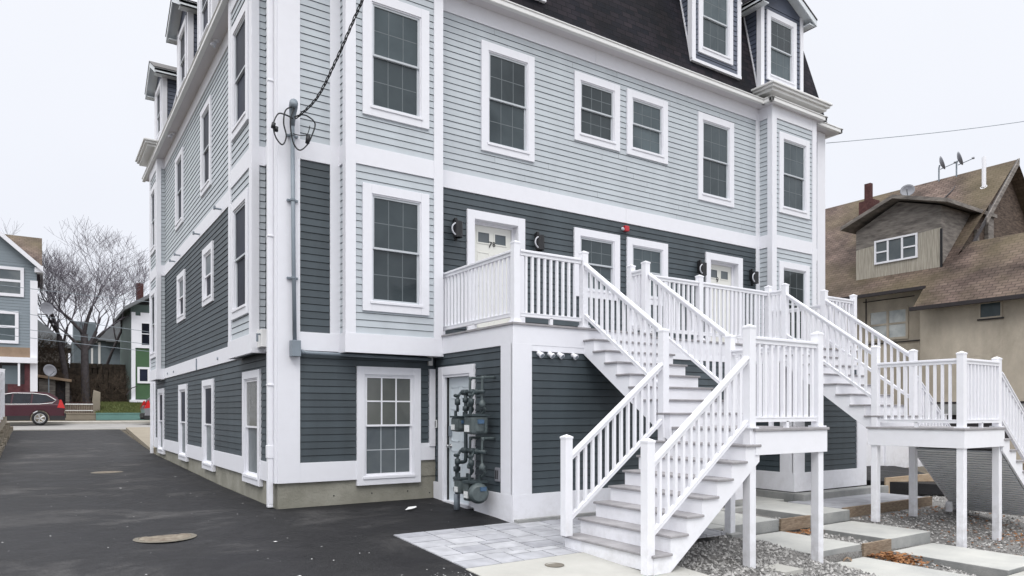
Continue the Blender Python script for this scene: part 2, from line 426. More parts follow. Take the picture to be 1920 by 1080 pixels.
def siding_obj(name, fr, u0, u1, v0, v1, m, parent, holes=(), e=.112):
    mb = MB(); siding(mb, fr, u0, u1, v0, v1, holes, e)
    return mb.build(name, [m, M['shadow_gap'] if m is not M['light'] else M['lip_shade']], parent, recalc=False)
M['lip_shade'] = mat('light_siding_gap_shade', (.17, .19, .21), .9, .1)  # painted shade for the lips and grooves of the light boards

def window(parent, fr, u0, u1, v0, v1, cas=.135, split=.5, upper=None, lower=None, cols=3, rows=2, bright=False, name='window', flat=False, sill=True):
    """casing (the part itself) with sash, grille, panes and sill below it"""
    mb = MB()
    o1 = .046
    mb.fbox(fr, u0, u0+cas, v0, v1, -.02, o1); mb.fbox(fr, u1-cas, u1, v0, v1, -.02, o1)
    mb.fbox(fr, u0+cas, u1-cas, v1-cas, v1, -.02, o1-.0015); mb.fbox(fr, u0+cas, u1-cas, v0, v0+cas, -.02, o1-.0015)
    c2 = cas; t = .022       # stepped inner bead
    a0, a1, b0, b1 = u0+c2, u1-c2, v0+c2, v1-c2
    for q in ((a0, a0+t, b0, b1), (a1-t, a1, b0, b1), (a0+t, a1-t, b1-t, b1), (a0+t, a1-t, b0, b0+t)):
        mb.fbox(fr, *q, -.05, .028)
    w = mb.build(name, M['trim'], parent, bevel=.003)
    root = parent if flat else w
    a0 += t; a1 -= t; b0 += t; b1 -= t
    mid = b0+(b1-b0)*(1-split)
    s = .032
    sb = MB(); g = MB()
    def sash(c0, c1, d0, d1, oo):
        for q in ((c0, c0+s, d0, d1), (c1-s, c1, d0, d1), (c0+s, c1-s, d1-s, d1), (c0+s, c1-s, d0, d0+s)):
            sb.fbox(fr, *q, oo-.03, oo)
    sash(a0, a1, mid-.012, b1, .012); sash(a0, a1, b0, mid+.018, -.012)
    sb.build('sash', M['vinyl'] if bright else M['sash'], root)
    for (d0, d1, oo, m, out) in ((mid-.012+s, b1-s, .012, upper or M['glass'], bright), (b0+s, mid+.018-s, -.012, lower or M['glass'], False)):
        pb = MB(); pb.poly([fr.p(a0+s, d0, oo-.016), fr.p(a1-s, d0, oo-.016), fr.p(a1-s, d1, oo-.016), fr.p(a0+s, d1, oo-.016)])
        pb.build('pane', m, root, recalc=False)
        gg = MB() if out else g
        wd = .012 if out else .007
        for k in range(1, cols):
            x = a0+s+(a1-a0-2*s)*k/cols; gg.fbox(fr, x-wd, x+wd, d0, d1, oo-.02, oo-(.004 if out else .0145))
        for k in range(1, rows):
            z = d0+(d1-d0)*k/rows; gg.fbox(fr, a0+s, a1-s, z-wd, z+wd, oo-.02, oo-(.0045 if out else .015))
        if out: gg.build('grille', M['vinyl'], root)
    g.build('grille', M['sash'] if bright else M['muntin'], root)
    if sill:
        sl = MB(); sl.fbox(fr, a0-.05, a1+.05, v0+cas-.03, v0+cas+.012, .028, .062); sl.build('sill', M['trim'], root, bevel=.003)
    return w
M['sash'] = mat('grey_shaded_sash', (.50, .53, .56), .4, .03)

# ---------------------------------------------------------------- ground
def gravel_h(x, y):
    t = min(1, max(0, (x-2.7)/5.5))
    lo = -.42+.17*(min(y, -4.2)+4.2) if y < -4.2 else -.42+.05*(y+4.2)
    a = -.20+.045*(y+4.2)
    g = a*(1-t)+lo*t
    if 5.64 < x < 9.0: g = min(g, -.31 if y > -3.9 else (-.50 if y > -5.29 else -.70))
    return g
YT = [(0, 0), (4, .01), (14, .15), (26, .69), (31.5, .83), (34.8, .88), (35.3, 1.28), (37.5, 1.95), (42, 2.1), (43, 4.2), (60, 4.6), (120, 6), (300, 9)]
def H(x, y):
    if y >= 0:
        h = interp(y, YT)
        if x > 13: h = h*min(1, max(0, (y-8)/14)) - .40*(1-min(1, y/20))
        return h
    if x > 2.7 and y < -2.45: return gravel_h(x, y)
    if 5.0 < x <= 12.25 and -2.46 < y < -.005: return -.34
    if x > 12.2: return -.40 if y < -2.5 else -.1
    return .045*y

def sheet(name, xs, ys, hf, m, lift, keep=lambda x, y: True, uvs=False, kind='structure'):
    mb = MB()
    for i in range(len(xs)-1):
        for j in range(len(ys)-1):
            x0, x1, y0, y1 = xs[i], xs[i+1], ys[j], ys[j+1]
            if not keep((x0+x1)/2, (y0+y1)/2): continue
            mb.poly([(x0, y0, hf(x0, y0)+lift), (x1, y0, hf(x1, y0)+lift), (x1, y1, hf(x1, y1)+lift), (x0, y1, hf(x0, y1)+lift)])
    o = mb.build(name, m, None, recalc=False)
    if kind: o['kind'] = kind
    return o
def _u(a): return sorted(set(a))
xs = [-300, -120, -60, -30, -15, -9, -6, -4.4, -4, -2, 0, .8, 2, 2.69, 2.72]+[3+.5*i for i in range(22)]+[14.3, 16, 18, 20, 24, 30, 45, 80, 160, 300]
ys = [-200, -80, -40, -20, -12]+[-9+.5*i for i in range(13)]+[-2.46, -2.44, -2, -1, -.01, .01, 2, 4, 6, 8, 10, 12, 14, 16, 18, 20, 22, 24, 26, 28, 30, 31.5, 33, 34.8, 35.3, 36.4, 37.5, 40, 42, 43, 50, 60, 90, 120, 200, 300]
def Hg(x, y):
    h = H(x, y)
    if y >= -2.45 or x < 2.7: pass
    if x < -4.3 and 5 < y < 26: h += .35
    return h
xs = _u(xs+[5.64, 5.65, 8.99, 9.01, 12.24, 12.26]); ys = _u(ys+[-5.29, -5.28, -3.9, -3.89])
sheet('ground', xs, ys, Hg, M['earth'], -.06)
# driveway
dx = [-9, -7, -5.5, -4.05, -3, -2, -1, -.0, .4, .8, 1.4, 2, 2.72]
dy = [-30, -20, -14, -10, -8, -7, -6, -5, -4, -3, -2.5, -2, -1.5, -1, -.5, 0]+[i for i in range(1, 27)]
def drive_keep(x, y):
    if y > 0: return -4.05 < x < 0
    if x > .8: return y > -2.5
    return True
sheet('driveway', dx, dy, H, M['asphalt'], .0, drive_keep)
# street, kerbs, pavement
sx = [-60, -30, -15, -8, -4.05, -2, 0, 3, 8, 20, 60]
sheet('street', sx, [26, 28, 30, 31.5, 33], H, M['street'], .004)
sheet('sidewalk', sx, [33, 34.8], H, M['side'], .11)
mb = MB()
for a, b in zip(sx, sx[1:]):
    mb.bar((a, 33, .845), (b, 33, .845), .16, -.05, .125)
    mb.bar((a, 26.0, .69), (b, 26.0, .69), .14, -.04, .03)
tag(mb.build('kerb', M['side'], None), kind='structure')
# sidewalk strip and verge beside the driveway mouth, right of it behind the house corner
mb = MB(); mb.hexa([(-.0, 15.2, .12), (.9, 15.2, .12), (1.6, 26, .60), (.25, 26, .60), (0.0, 15.2, .30), (.9, 15.2, .30), (1.6, 26, .78), (.25, 26, .78)])
tag(mb.build('side_path', M['beige'], None), kind='structure')
sheet('lawn', [-.45, 0, 1, 2, 4, 8, 20, 40], [35.32, 36.4, 37.5, 40, 42], H, M['grass'], .01)
tag(bpy.data.objects['lawn'], kind='structure')

# gravel bed
gx = [2.72]+[3+.5*i for i in range(6)]+[5.64, 5.65, 6, 6.5, 7, 7.5, 8, 8.5, 8.99, 9.0]+[9.5+.5*i for i in range(17)]
gy = [-12, -10]+[-9+.5*i for i in range(7)]+[-5.5, -5.29, -5.28, -5, -4.5, -4.2, -3.9, -3.89, -3.5, -3, -2.5]
sheet('gravel_bed', gx, gy, gravel_h, M['gravelbed'], -.012, lambda x, y: not (x < 3.0 and y > -5.6))

# loose stones of the gravel bed (one mass)
def blocked(x, y):
    if x < 2.75 or y > -2.5: return True
    if y > -4.4 and x < 5.0: return True
    if y > -5.62 and x < 2.95: return True
    if -3.9 < y and 5.65 < x < 12.6 and not (6.95 < x < 7.7 and -3.9 < y < -3.3): return True
    if 5.7 < x < 6.95 and y > -8: return True
    if 7.7 < x < 8.95 and y > -7.0: return True
    if x > 7.7 and y < -6.95 and y > -8.4: return True
    return False
mb = MB()
CAM = Vector((-3.033, -11.083, 1.5))
rnd = random.Random(3)
cnt = 0
while cnt < 15000:
    x = rnd.uniform(2.75, 16); y = rnd.uniform(-8.6, -2.5)
    if rnd.random() > min(1, (9.5/((x-CAM.x)**2+(y-CAM.y)**2)**.5)**1.6): continue
    if blocked(x, y): continue
    if y < -6.2 and x < 3.2: continue
    z = gravel_h(x, y)
    r = rnd.uniform(.012, .03); cnt += 1
    b = len(mb.v); q = rnd.uniform(0, 6.28)
    for (px, py, pz) in ((1, 0, 0), (0, 1, 0), (-1, 0, 0), (0, -1, 0), (0, 0, 1)):
        s = r*rnd.uniform(.6, 1.3)
        X = px*math.cos(q)-py*math.sin(q); Y = px*math.sin(q)+py*math.cos(q)
        mb.v.append((x+X*s+rnd.uniform(-.3, .3)*r, y+Y*s+rnd.uniform(-.3, .3)*r, z+pz*s*.9-.004+rnd.uniform(0, .25)*r))
    for f in ((0, 1, 4), (1, 2, 4), (2, 3, 4), (3, 0, 4)):
        mb.f.append(tuple(b+i for i in f)); mb.mi.append(0); mb.uv.append(None)
o = mb.build('crushed_stone', M['pebble'], None, recalc=False)
tag(o, 'loose grey crushed stone covering the beds under the stairs and between the slabs', 'gravel', kind='stuff')

# pavers: random ashlar pattern, each stone an island of one sheet
mb = MB()
mb.poly([(.8, -4.43, .045*-4.43-.006), (5.0, -4.43, .045*-4.43-.006), (5.0, -2.5, .045*-2.5-.006), (.8, -2.5, .045*-2.5-.006)])
base = mb.build('paver_joint_bed', M['gravelbed'], None, recalc=False); base['kind'] = 'structure'
mb = MB(); rnd = random.Random(11)
cell = .1525; nx, ny = int(4.2/cell)+1, int(1.93/cell)+1
occ = [[0]*ny for _ in range(nx)]
for i in range(nx):
    for j in range(ny):
        if occ[i][j]: continue
        opts = [(3, 2), (2, 2), (2, 1), (3, 1), (2, 3), (1, 2), (1, 1)]
        rnd.shuffle(opts); opts.sort(key=lambda o: -(o[0]*o[1])*rnd.uniform(.4, 1))
        for (a, c) in opts:
            if i+a <= nx and j+c <= ny and all(not occ[i+p][j+q] for p in range(a) for q in range(c)): break
        for p in range(a):
            for q in range(c): occ[i+p][j+q] = 1
        x0, x1 = .8+i*cell+.004, min(5.0, .8+(i+a)*cell-.004); y0, y1 = -4.43+j*cell+.004, min(-2.5, -4.43+(j+c)*cell-.004)
        if x1 <= x0 or y1 <= y0: continue
        dz = rnd.uniform(0, .003)
        b = len(mb.v); k = .006
        for (x, y, z) in ((x0, y0, -.03), (x1, y0, -.03), (x1, y1, -.03), (x0, y1, -.03), (x0+k, y0+k, .006+dz), (x1-k, y0+k, .006+dz), (x1-k, y1-k, .006+dz), (x0+k, y1-k, .006+dz)):
            mb.v.append((x, y, .045*y+z))
        for f in ((4, 5, 6, 7), (0, 1, 5, 4), (1, 2, 6, 5), (2, 3, 7, 6), (3, 0, 4, 7)):
            mb.f.append(tuple(b+q for q in f)); mb.mi.append(0); mb.uv.append(None)
tag(mb.build('paver_patio', M['paver'], None), kind='structure')
# pale concrete apron at the foot of the stair
mb = MB()
mb.hexa([(.78, -12, -.62), (2.95, -12, -.62), (2.95, -4.44, -.4), (.78, -4.44, -.4), (.78, -12, .045*-12+.012), (2.95, -12, .045*-12+.012), (2.95, -4.44, .045*-4.44+.012), (.78, -4.44, .045*-4.44+.012)])
tag(mb.build('concrete_apron', M['conc'], None, bevel=.008), kind='structure')
mb = MB(); mb.lathe((1.72, -4.78, .045*-4.78+.012), (0, 0, 1), [(0, .11), (.006, .11), (.007, .10), (.003, .095), (.004, .0)], 24)
tag(mb.build('cleanout_cover', M['manhole_ring'], None, smooth=False), 'small round drain cover set in the pale concrete by the stair foot', 'drain cover')
# manholes in the drive
for (x, y, r, lab) in ((-1.74, -1.36, .30, 'rusty round manhole cover nearer the camera in the black driveway'), (-1.72, 8.2, .28, 'round manhole cover farther up the driveway beside the house')):
    z = H(x, y)
    t = thing('manhole_cover', lab, 'manhole cover', (x, y, z))
    mb = MB(); mb.lathe((x, y, z), (0, 0, 1), [(.001, r+.06), (.006, r+.045), (.007, r), (.002, r-.004)], 32); mb.build('collar', M['manhole_ring'], t)
    mb = MB(); mb.lathe((x, y, z), (0, 0, 1), [(.001, r-.005), (.007, r-.01), (.0075, r*.8), (.0055, r*.78), (.0075, r*.5), (.0055, r*.48), (.007, 0)], 32)
    mb.build('lid', M['manhole'], t)
# specks and scraps on the asphalt
mb = MB(); rnd = random.Random(5)
for k in range(260):
    if k < 110: x, y = rnd.gauss(.55, .22), rnd.gauss(-4.75, .2)
    else: x, y = rnd.uniform(-3.8, 2.4), rnd.uniform(-7, 12)
    if x > .75 and y < -2.5: continue
    if y > -.1 and x > -.1: continue
    z = H(x, y)+.003; r = rnd.uniform(.004, .014) if k < 250 else .03; q = rnd.uniform(0, 3)
    pts = [(x+r*math.cos(q+a)*rnd.uniform(.6, 1.2), y+r*math.sin(q+a)*rnd.uniform(.6, 1.2), z+rnd.uniform(0, .004)) for a in (0, 1.5, 3, 4.5)]
    mb.poly(pts)
tag(mb.build('grit', M['paper'], None, recalc=False), 'pale grit and specks scattered over the black driveway', 'grit', kind='stuff')
mb = MB()
for (a, b) in (((1.76, -.98), (1.86, -.86)),):
    z = -.03
    mb.poly([(1.70, -.95, z), (1.78, -1.02, z+.02), (1.85, -.93, z+.012), (1.80, -.86, z+.03)])
    mb.poly([(1.85, -.93, z+.012), (1.90, -.95, z+.03), (1.93, -.86, z+.035), (1.80, -.86, z+.03)])
tag(mb.build('paper_scrap', M['paper'], None, recalc=False), 'crumpled white paper scrap on the asphalt in front of the ground floor wall', 'litter')

# ---------------------------------------------------------------- terraced path
def slab(name, x0, x1, y0, y1, z, lab, mtop=None, th=.2, grp='concrete path slabs'):
    t = MB(); t.box(x0, x1, y0, y1, z-th, z, 1)
    t.mi[1] = 0; t.mi[len(t.mi)-5] = 0
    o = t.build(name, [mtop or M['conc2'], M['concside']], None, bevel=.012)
    return tag(o, lab, 'path slab', grp)
slab('concrete_slab', 5.7, 6.93, -3.9, -2.62, -.24, 'upper left slab of the stepped concrete path, nearest the near staircase')
slab('concrete_slab', 7.72, 8.95, -3.9, -2.62, -.241, 'upper right slab of the stepped path, beside the grey paver strip')
slab('concrete_slab', 5.7, 6.95, -5.27, -3.93, -.43, 'middle left slab of the stepped path behind the front landing post')
slab('concrete_slab', 7.7, 8.95, -5.27, -3.93, -.431, 'middle right slab of the stepped path with a clean front edge')
slab('concrete_slab', 5.7, 6.95, -9.4, -5.3, -.61, 'long lower left slab of the path running out of the frame')
slab('concrete_slab', 7.7, 8.95, -6.87, -5.3, -.611, 'lower right slab of the path in front of the leaf pile')
slab('concrete_slab', 7.0, 16, -8.4, -6.9, -.66, 'wide pale slab at the lower right corner of the photo', M['conc'])
mb = MB(); mb.box(5.0, 5.69, -3.9, -2.62, -.42, -.243); mb.box(5.0, 9.0, -2.60, -2.3, -.42, -.246); mb.box(7.8, 9.32, -2.3, -.05, -.42, -.246)
tag(mb.build('path', M['conc2'], None, bevel=.01), kind='structure')
mb = MB(); mb.box(8.97, 12.0, -3.7, -2.62, -.45, -.236)
tag(mb.build('paver_strip', M['paver'], None, bevel=.008), kind='structure')
def plank(name, x0, x1, y0, y1, z0, z1, lab, m=None):
    b = MB(); b.box(x0, x1, y0, y1, z0, z1)
    return tag(b.build(name, m or M['wood'], None, bevel=.006), lab, 'timber board')
plank('timber_edging', 6.935, 7.715, -3.945, -3.90, -.44, -.235, 'raw timber riser board between the upper path slabs')
plank('timber_edging', 6.955, 7.695, -5.315, -5.27, -.62, -.425, 'raw timber riser board behind the pile of brown leaves')
plank('timber_edging', 8.97, 12.1, -3.78, -3.73, -.47, -.225, 'long dark timber edging along the paver strip under the far landing')
plank('plywood_board', 12.3, 14.6, -2.72, -2.68, -.3, .06, 'raw plywood retaining board with knotty grain right of the far siding box', M['ply'])
mb = MB(); mb.hexa([(12.3, -2.66, -.3), (16.0, -4.2, -.42), (19, 1.4, -.4), (12.3, 1.4, -.4), (12.3, -2.66, -.02), (16.0, -4.2, -.3), (19, 1.4, -.1), (12.3, 1.4, -.05)])
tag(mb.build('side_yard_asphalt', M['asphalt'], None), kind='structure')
mb = MB(); mb.box(9.3, 12.35, -2.75, -2.5, -.42, -.105); mb.box(9.3, 9.55, -2.5, -.05, -.42, -.106)
tag(mb.build('footing_ledge', M['concside'], None, bevel=.01), kind='structure')
b = MB(); b.lathe((11.55, -4.35, -.42), (0, 0, 1), [(0, .06), (.17, .06), (.19, .045), (.2, 0)], 12)
tag(b.build('pipe_stub', M['vinyl'], None), 'short capped white pipe stub standing in the gravel below the far landing', 'pipe')

# leaves
mb = MB(); rnd = random.Random(8)
def leaf(x, y, z, s):
    q = rnd.uniform(0, 6.28); c, d = math.cos(q), math.sin(q)
    pts = []
    for (a, b) in ((-1, 0), (-.3, .5), (.3, .35), (1, 0), (.3, -.45), (-.3, -.4)):
        pts.append((x+(a*c-b*d)*s, y+(a*d+b*c)*s, z+rnd.uniform(-.3, .5)*s))
    mb.poly(pts)
for k in range(330):
    x, y = rnd.gauss(7.2, .18), rnd.gauss(-5.62, .18)
    if not (6.97 < x < 7.68 and y < -5.33): continue
    leaf(x, y, -.63+.07*max(0, 1-abs(y+5.5)*2)*rnd.random(), rnd.uniform(.03, .055))
for k in range(90): leaf(rnd.uniform(7.0, 7.66), rnd.uniform(-4.25, -3.97), -.46, rnd.uniform(.025, .045))
for k in range(70): leaf(rnd.uniform(9.2, 12.6), rnd.uniform(-4.4, -3.85), gravel_h(10, -4.2)+.02, rnd.uniform(.02, .04))
for k in range(240):
    x, y = rnd.uniform(9.2, 12.5), rnd.uniform(-7, -4.6)
    leaf(x, y, gravel_h(x, y)+.025, rnd.uniform(.018, .04))
for k in range(60):
    x, y = rnd.gauss(10.9, .3), rnd.gauss(-5.75, .15); leaf(x, y, gravel_h(x, y)+.03, rnd.uniform(.02, .045))
tag(mb.build('fallen_leaves', M['leaf'], None, recalc=False), 'brown dead leaves lying on the gravel and against the timber riser', 'leaves', kind='stuff')
mb = MB(); rnd = random.Random(9); leaf(6.45, -5.36, -.59, .09); leaf(6.5, -5.35, -.58, .07)
tag(mb.build('curled_leaf', M['tanpanel'], None, recalc=False), 'single curled tan leaf on the concrete slab edge', 'leaf')

# ---------------------------------------------------------------- the house
HOUSE = thing('apartment_house', 'three storey light blue and slate clapboard house with white trim and black mansard roof', 'house')
W, D = 14.25, 14.0
ZB, ZB2, ZL0, ZL1, ZM0, ZM1, ZT0, ZT1 = .39, .70, 2.46, 2.75, 5.45, 5.755, 8.56, 8.85
# core
mb = MB(); mb.box(.22, W-.22, .22, D-.22, -.2, 8.8)
mb.build('wall_core', M['core'], HOUSE)
# foundation
mb = MB(); mb.box(.02, W-.02, .02, D-.02, -.5, ZB+.02); mb.box(2.3, 2.74, .005, .2, ZB, .70)
mb.build('foundation', M['found'], HOUSE)
mb = MB()
for x in (.9, 1.55, 2.2, 2.62): mb.lathe((x, .022, .12+.03*math.sin(x*9)), (0, -1, 0), [(0, .013), (.006, .012), (.007, 0)], 8)
mb.build('form_tie', M['black'], HOUSE)

gw = [(1.27, 2.42, .29, 2.245)]
def hole(u0, u1, v0, v1, c=.12): return (u0+c, u1-c, v0+c, v1-c)
gl = [(.915, 2.10, .27, 2.20), (4.69, 5.88, .25, 2.19), (7.92, 9.12, .27, 2.19), (11.85, 13.05, .25, 2.19)]
ml = [(4.74, 5.86, 3.82, 5.08), (8.22, 9.38, 3.82, 5.07)]
ul = [(4.96, 6.07, 6.31, 8.21), (8.5, 9.66, 6.31, 8.21)]
mf = [(5.79, 7.0, 3.80, 5.165), (7.2, 8.4, 3.80, 5.165)]
uf = [(3.64, 4.82, 6.26, 8.26), (5.80, 7.0, 6.905, 8.275), (7.2, 8.4, 6.905, 8.275), (9.37, 10.59, 6.31, 8.30)]
doors = [(3.34, 4.60, 2.80, 5.14), (9.62, 10.90, 2.80, 5.15)]

# front facade siding
siding_obj('siding', FF, .30, 2.70, ZB2, ZL0, M['dark'], HOUSE, [hole(*g) for g in gw])
siding_obj('siding', FF, .30, .84, ZL1, ZM0, M['dark'], HOUSE)
siding_obj('siding', FF, .30, .84, ZM1, ZT0+.1, M['light'], HOUSE)
siding_obj('siding', FF, 2.70, 11.6, ZL1, ZM0, M['dark'], HOUSE, [hole(*g) for g in mf]+[(d[0]+.12, d[1]-.12, d[2]-.2, d[3]-.12) for d in doors])
siding_obj('siding', FF, 2.70, 11.6, ZM1, ZT0, M['light'], HOUSE, [hole(*g) for g in uf])
siding_obj('siding', FF, 7.6, 9.6, 0, ZL1, M['dark'], HOUSE)
siding_obj('siding', FF, 13.25, W-.05, ZM1, ZT0, M['light'], HOUSE)
siding_obj('siding', FF, 11.5, W-.05, 0, ZM0, M['dark'], HOUSE)
# left facade
siding_obj('siding', FL, .10, D-.1, ZB2, ZL0, M['dark'], HOUSE, [hole(*g) for g in gl])
siding_obj('siding', FL, .10, .75, ZL1, ZM0, M['dark'], HOUSE)
siding_obj('siding', FL, .10, .75, ZM1, ZT0, M['light'], HOUSE)
siding_obj('siding', FL, 2.2, 11.8, ZL1, ZM0, M['dark'], HOUSE, [hole(*g) for g in ml])
siding_obj('siding', FL, 2.2, 11.8, ZM1, ZT0, M['light'], HOUSE, [hole(*g) for g in ul])
siding_obj('siding', FL, 13.3, D-.1, ZL1, ZT0, M['light'], HOUSE)
# right facade
FRt = Fr((W, 0, 0), (0, 1, 0), (1, 0, 0))
siding_obj('siding', FRt, .05, D, 0, ZT0, M['light'], HOUSE)

# trim boards, each a board of its own
def board(name, fr, u0, u1, v0, v1, o1, o0=-.02, m='trim'):
    mb = MB(); mb.fbox(fr, u0, u1, v0, v1, o0, o1); return mb.build(name, M[m], HOUSE, bevel=.003)
o = .034; oo = .028
for q in ((FF, -.002, .342, ZB+.003, ZT0+.28, o), (FL, .0, .215, ZB+.003, ZT0+.28, o-.001), (FL, D-.34, D, ZB+.003, ZT0+.28, o-.001), (FF, W-.345, W+.002, ZB+.003, ZT0+.28, o),
          (FRt, .0, .2, -.2, ZT0+.28, o-.001), (FF, .825, 1.0, ZL1-.02, ZT0+.28, o-.004), (FF, 11.42, 11.58, ZL1-.02, ZT0+.28, o-.004), (FF, 2.66, 2.835, ZL1-.02, ZT0+.28, o-.004), (FF, 2.59, 2.70, ZB2+.2, ZL0-.22, .05)):
    board('corner_board', *q)
for q in ((FF, .34, 1.28, ZB, ZB2), (FF, 2.41, 2.70, .665, .96)): board('base_board', *q, oo)
for a_, b_ in ((.21, .93), (2.09, 4.70), (5.87, 7.93), (9.11, 11.86), (13.04, D-.33)): board('base_board', FL, a_, b_, ZB, ZB2, oo)
for fr_, a_, b_ in ((FF, .34, 1.02), (FL, .21, .66), (FL, 2.25, 11.8), (FL, 13.25, D-.33), (FRt, .2, D)): board('belt_board', fr_, a_, b_, ZL0, ZL1, oo+.008)
for fr_, a_, b_ in ((FF, .34, .83), (FF, 2.83, 7.18), (FF, 7.184, 11.43), (FF, 13.28, W-.34), (FL, .21, .66), (FL, 2.25, 11.8), (FL, 13.25, D-.33), (FRt, .2, D)): board('belt_board', fr_, a_, b_, ZM0, ZM1, oo)
for fr_, a_, b_ in ((FF, .34, .83), (FF, 2.83, 6.35), (FF, 6.354, 11.43), (FF, 13.2, W-.34), (FL, .21, 3.0), (FL, 3.004, 7.5), (FL, 7.504, D-.33), (FRt, .2, D)): board('frieze_board', fr_, a_, b_, ZT0, ZT1+.01, oo)

# windows on the facades
window(HOUSE, FF, *gw[0], cas=.13, upper=M['curtain'], lower=M['screen'], bright=True)
for w_ in gl: 
    k = gl.index(w_)
    window(HOUSE, FL, *w_, cas=.13, upper=(M['curtain'], M['glass2'], M['glass2'], M['glass2'])[k], lower=M['screen'], bright=True, cols=1, rows=1)
for w_ in ml: window(HOUSE, FL, *w_, cas=.14, upper=M['screen'], lower=M['glass2'], bright=True, cols=1, rows=1)
for w_ in ul: window(HOUSE, FL, *w_, cas=.13, upper=M['glass2'], lower=M['glass2'], cols=1, rows=1)
for w_ in mf+uf: window(HOUSE, FF, *w_, cas=.15)

# bays
def bay(fr, u0, u1, out, wins, light, glass, left=True):
    """box bay over two storeys; u0..u1 along the wall, out = projection"""
    f = Fr(fr.p(0, 0, out), fr.U, fr.N)
    fs0 = Fr(fr.p(u0, 0, 0), fr.N, -fr.U); fs1 = Fr(fr.p(u1, 0, 0), fr.N, fr.U)
    mb = MB(); mb.fbox(fr, u0+.03, u1-.03, ZL0+.06, ZT1, -.02, out-.10)
    mb.build('bay_core', M['core'], HOUSE)
    ho = [hole(*w) for w in wins]
    ms = MB()
    for a, b in ((ZL1, ZM0), (ZM1, ZT0)):
        siding(ms, f, u0+.1, u1-.1, a, b, ho)
        siding(ms, fs0, .0, out, a, b); siding(ms, fs1, .0, out, a, b)
    ms.build('bay_siding', [M['light'], M['lip_shade']], HOUSE, recalc=False)
    mt = MB(); c = .034; q = .138
    for s0, s1 in ((u0-c, u0+q), (u1-q, u1+c)): mt.fbox(f, s0, s1, ZL1, ZT1+.04, -.02, c)
    for fs in (fs0, fs1): mt.fbox(fs, out-.11 if out > .25 else out-.09, out+.033, ZL1+.002, ZT1+.04, -.015, c-.0015)
    for a, b in ((ZL0-.02, ZL1), (ZM0, ZM1), (ZT0, ZT1+.03)):
        e = .0 if a > 3 else .006
        mt.fbox(f, u0-c-e if a < 3 else u0+q, u1+c+e if a < 3 else u1-q, a, b, -.02, c-.006+2*e)
        for fs in (fs0, fs1): mt.fbox(fs, -.0, out-.01+e, a+.001, b, -.02, c-.004+e)
    mt.build('bay_trim', M['trim'], HOUSE, bevel=.003)
    mu = MB(); mu.fbox(fr, u0+.01, u1-.01, ZL0+.002, ZL0+.04, -.01, out); mu.build('bay_soffit', M['dark'], HOUSE)
    for w in wins: window(HOUSE, f, *w, cas=.15, upper=glass, lower=glass, cols=3 if left else 1, rows=2 if left else 1)
bay(FF, 1.0, 2.665, .30, [(1.25, 2.43, 3.12, 5.16), (1.25, 2.43, 6.26, 8.25)], True, M['glass'])
bay(FF, 11.56, 13.27, .37, [(11.80, 13.0, 3.12, 5.14), (11.80, 13.0, 6.31, 8.26)], True, M['glass'])
bay(FL, .66, 2.28, .20, [(.85, 2.06, 3.10, 5.14), (.85, 2.06, 6.24, 8.22)], True, M['glass2'], False)
bay(FL, 11.75, 13.3, .20, [(11.95, 13.1, 3.10, 5.14), (11.95, 13.1, 6.24, 8.22)], True, M['glass2'], False)

# lower boxes beneath the entry deck
def lowbox(x0, x1, yf, zg, name, holes=()):
    fl = Fr((x0, 0, 0), (0, -1, 0), (-1, 0, 0)); ff = Fr((0, yf, 0), (1, 0, 0), (0, -1, 0)); fr_ = Fr((x1, 0, 0), (0, -1, 0), (1, 0, 0))
    d = -yf
    mb = MB(); mb.box(x0+.16, x1-.1, yf+.1, -.03, zg-.2, 2.45); mb.build('wall_core', M['core'], HOUSE)
    siding_obj('siding', fl, .02, d-.02, .28, 2.52, M['dark'], HOUSE, holes)
    siding_obj('siding', ff, x0+.02, x1-.02, .28, 2.42, M['dark'], HOUSE)
    siding_obj('siding', fr_, .02, d-.02, .28, 2.52, M['dark'], HOUSE)
    for q in ((fl, d-.30, d, zg, 2.50, .036), (ff, x0-.036, x0+.30, zg, 2.50, .036), (ff, x1-.33, x1+.02, zg, 2.50, .036), (fr_, d-.2, d, zg, 2.50, .036), (ff, x0+.30, x1-.33, 2.40, 2.50, .03)): board('corner_board', *q)
    board('base_board', ff, x0-.038, x1+.022, zg, .285, .038)
    if holes: board('base_board', fl, 1.39, d-.0, zg, .285, .0385); board('base_board', fl, .0, .22, zg, .285, .0385)
    else: board('base_board', fl, 0, d, zg, .285, .0385)
    board('base_board', fr_, 0, d, zg, .285, .0385)
    return fl, ff
fl1, ff1 = lowbox(2.72, 7.80, -2.47, -.12, 'a', [(.30, 1.28, -.2, 2.15)])
fl2, ff2 = lowbox(9.42, 11.92, -2.45, -.09, 'b')
mb = MB(); mb.box(2.70, 5.2, -2.60, -2.45, -.4, -.07); mb.build('foundation', M['concside'], HOUSE)

# doors
def digit(txt, loc, size, m, parent, name='house_number', rot=None):
    c = bpy.data.curves.new(name, 'FONT'); c.body = txt; c.size = size; c.extrude = .004; c.align_x = 'CENTER'
    t = bpy.data.objects.new('tmp_text', c); COL.objects.link(t)
    bpy.context.view_layer.update()
    me = bpy.data.meshes.new_from_object(t.evaluated_get(bpy.context.evaluated_depsgraph_get()))
    bpy.data.objects.remove(t); bpy.data.curves.remove(c)
    me.materials.clear(); me.materials.append(m)
    o = bpy.data.objects.new(name, me); COL.objects.link(o); o.parent = parent
    o.location = Vector(loc)-worldloc(parent); o.rotation_euler = rot or (R(90), 0, 0)
    return o

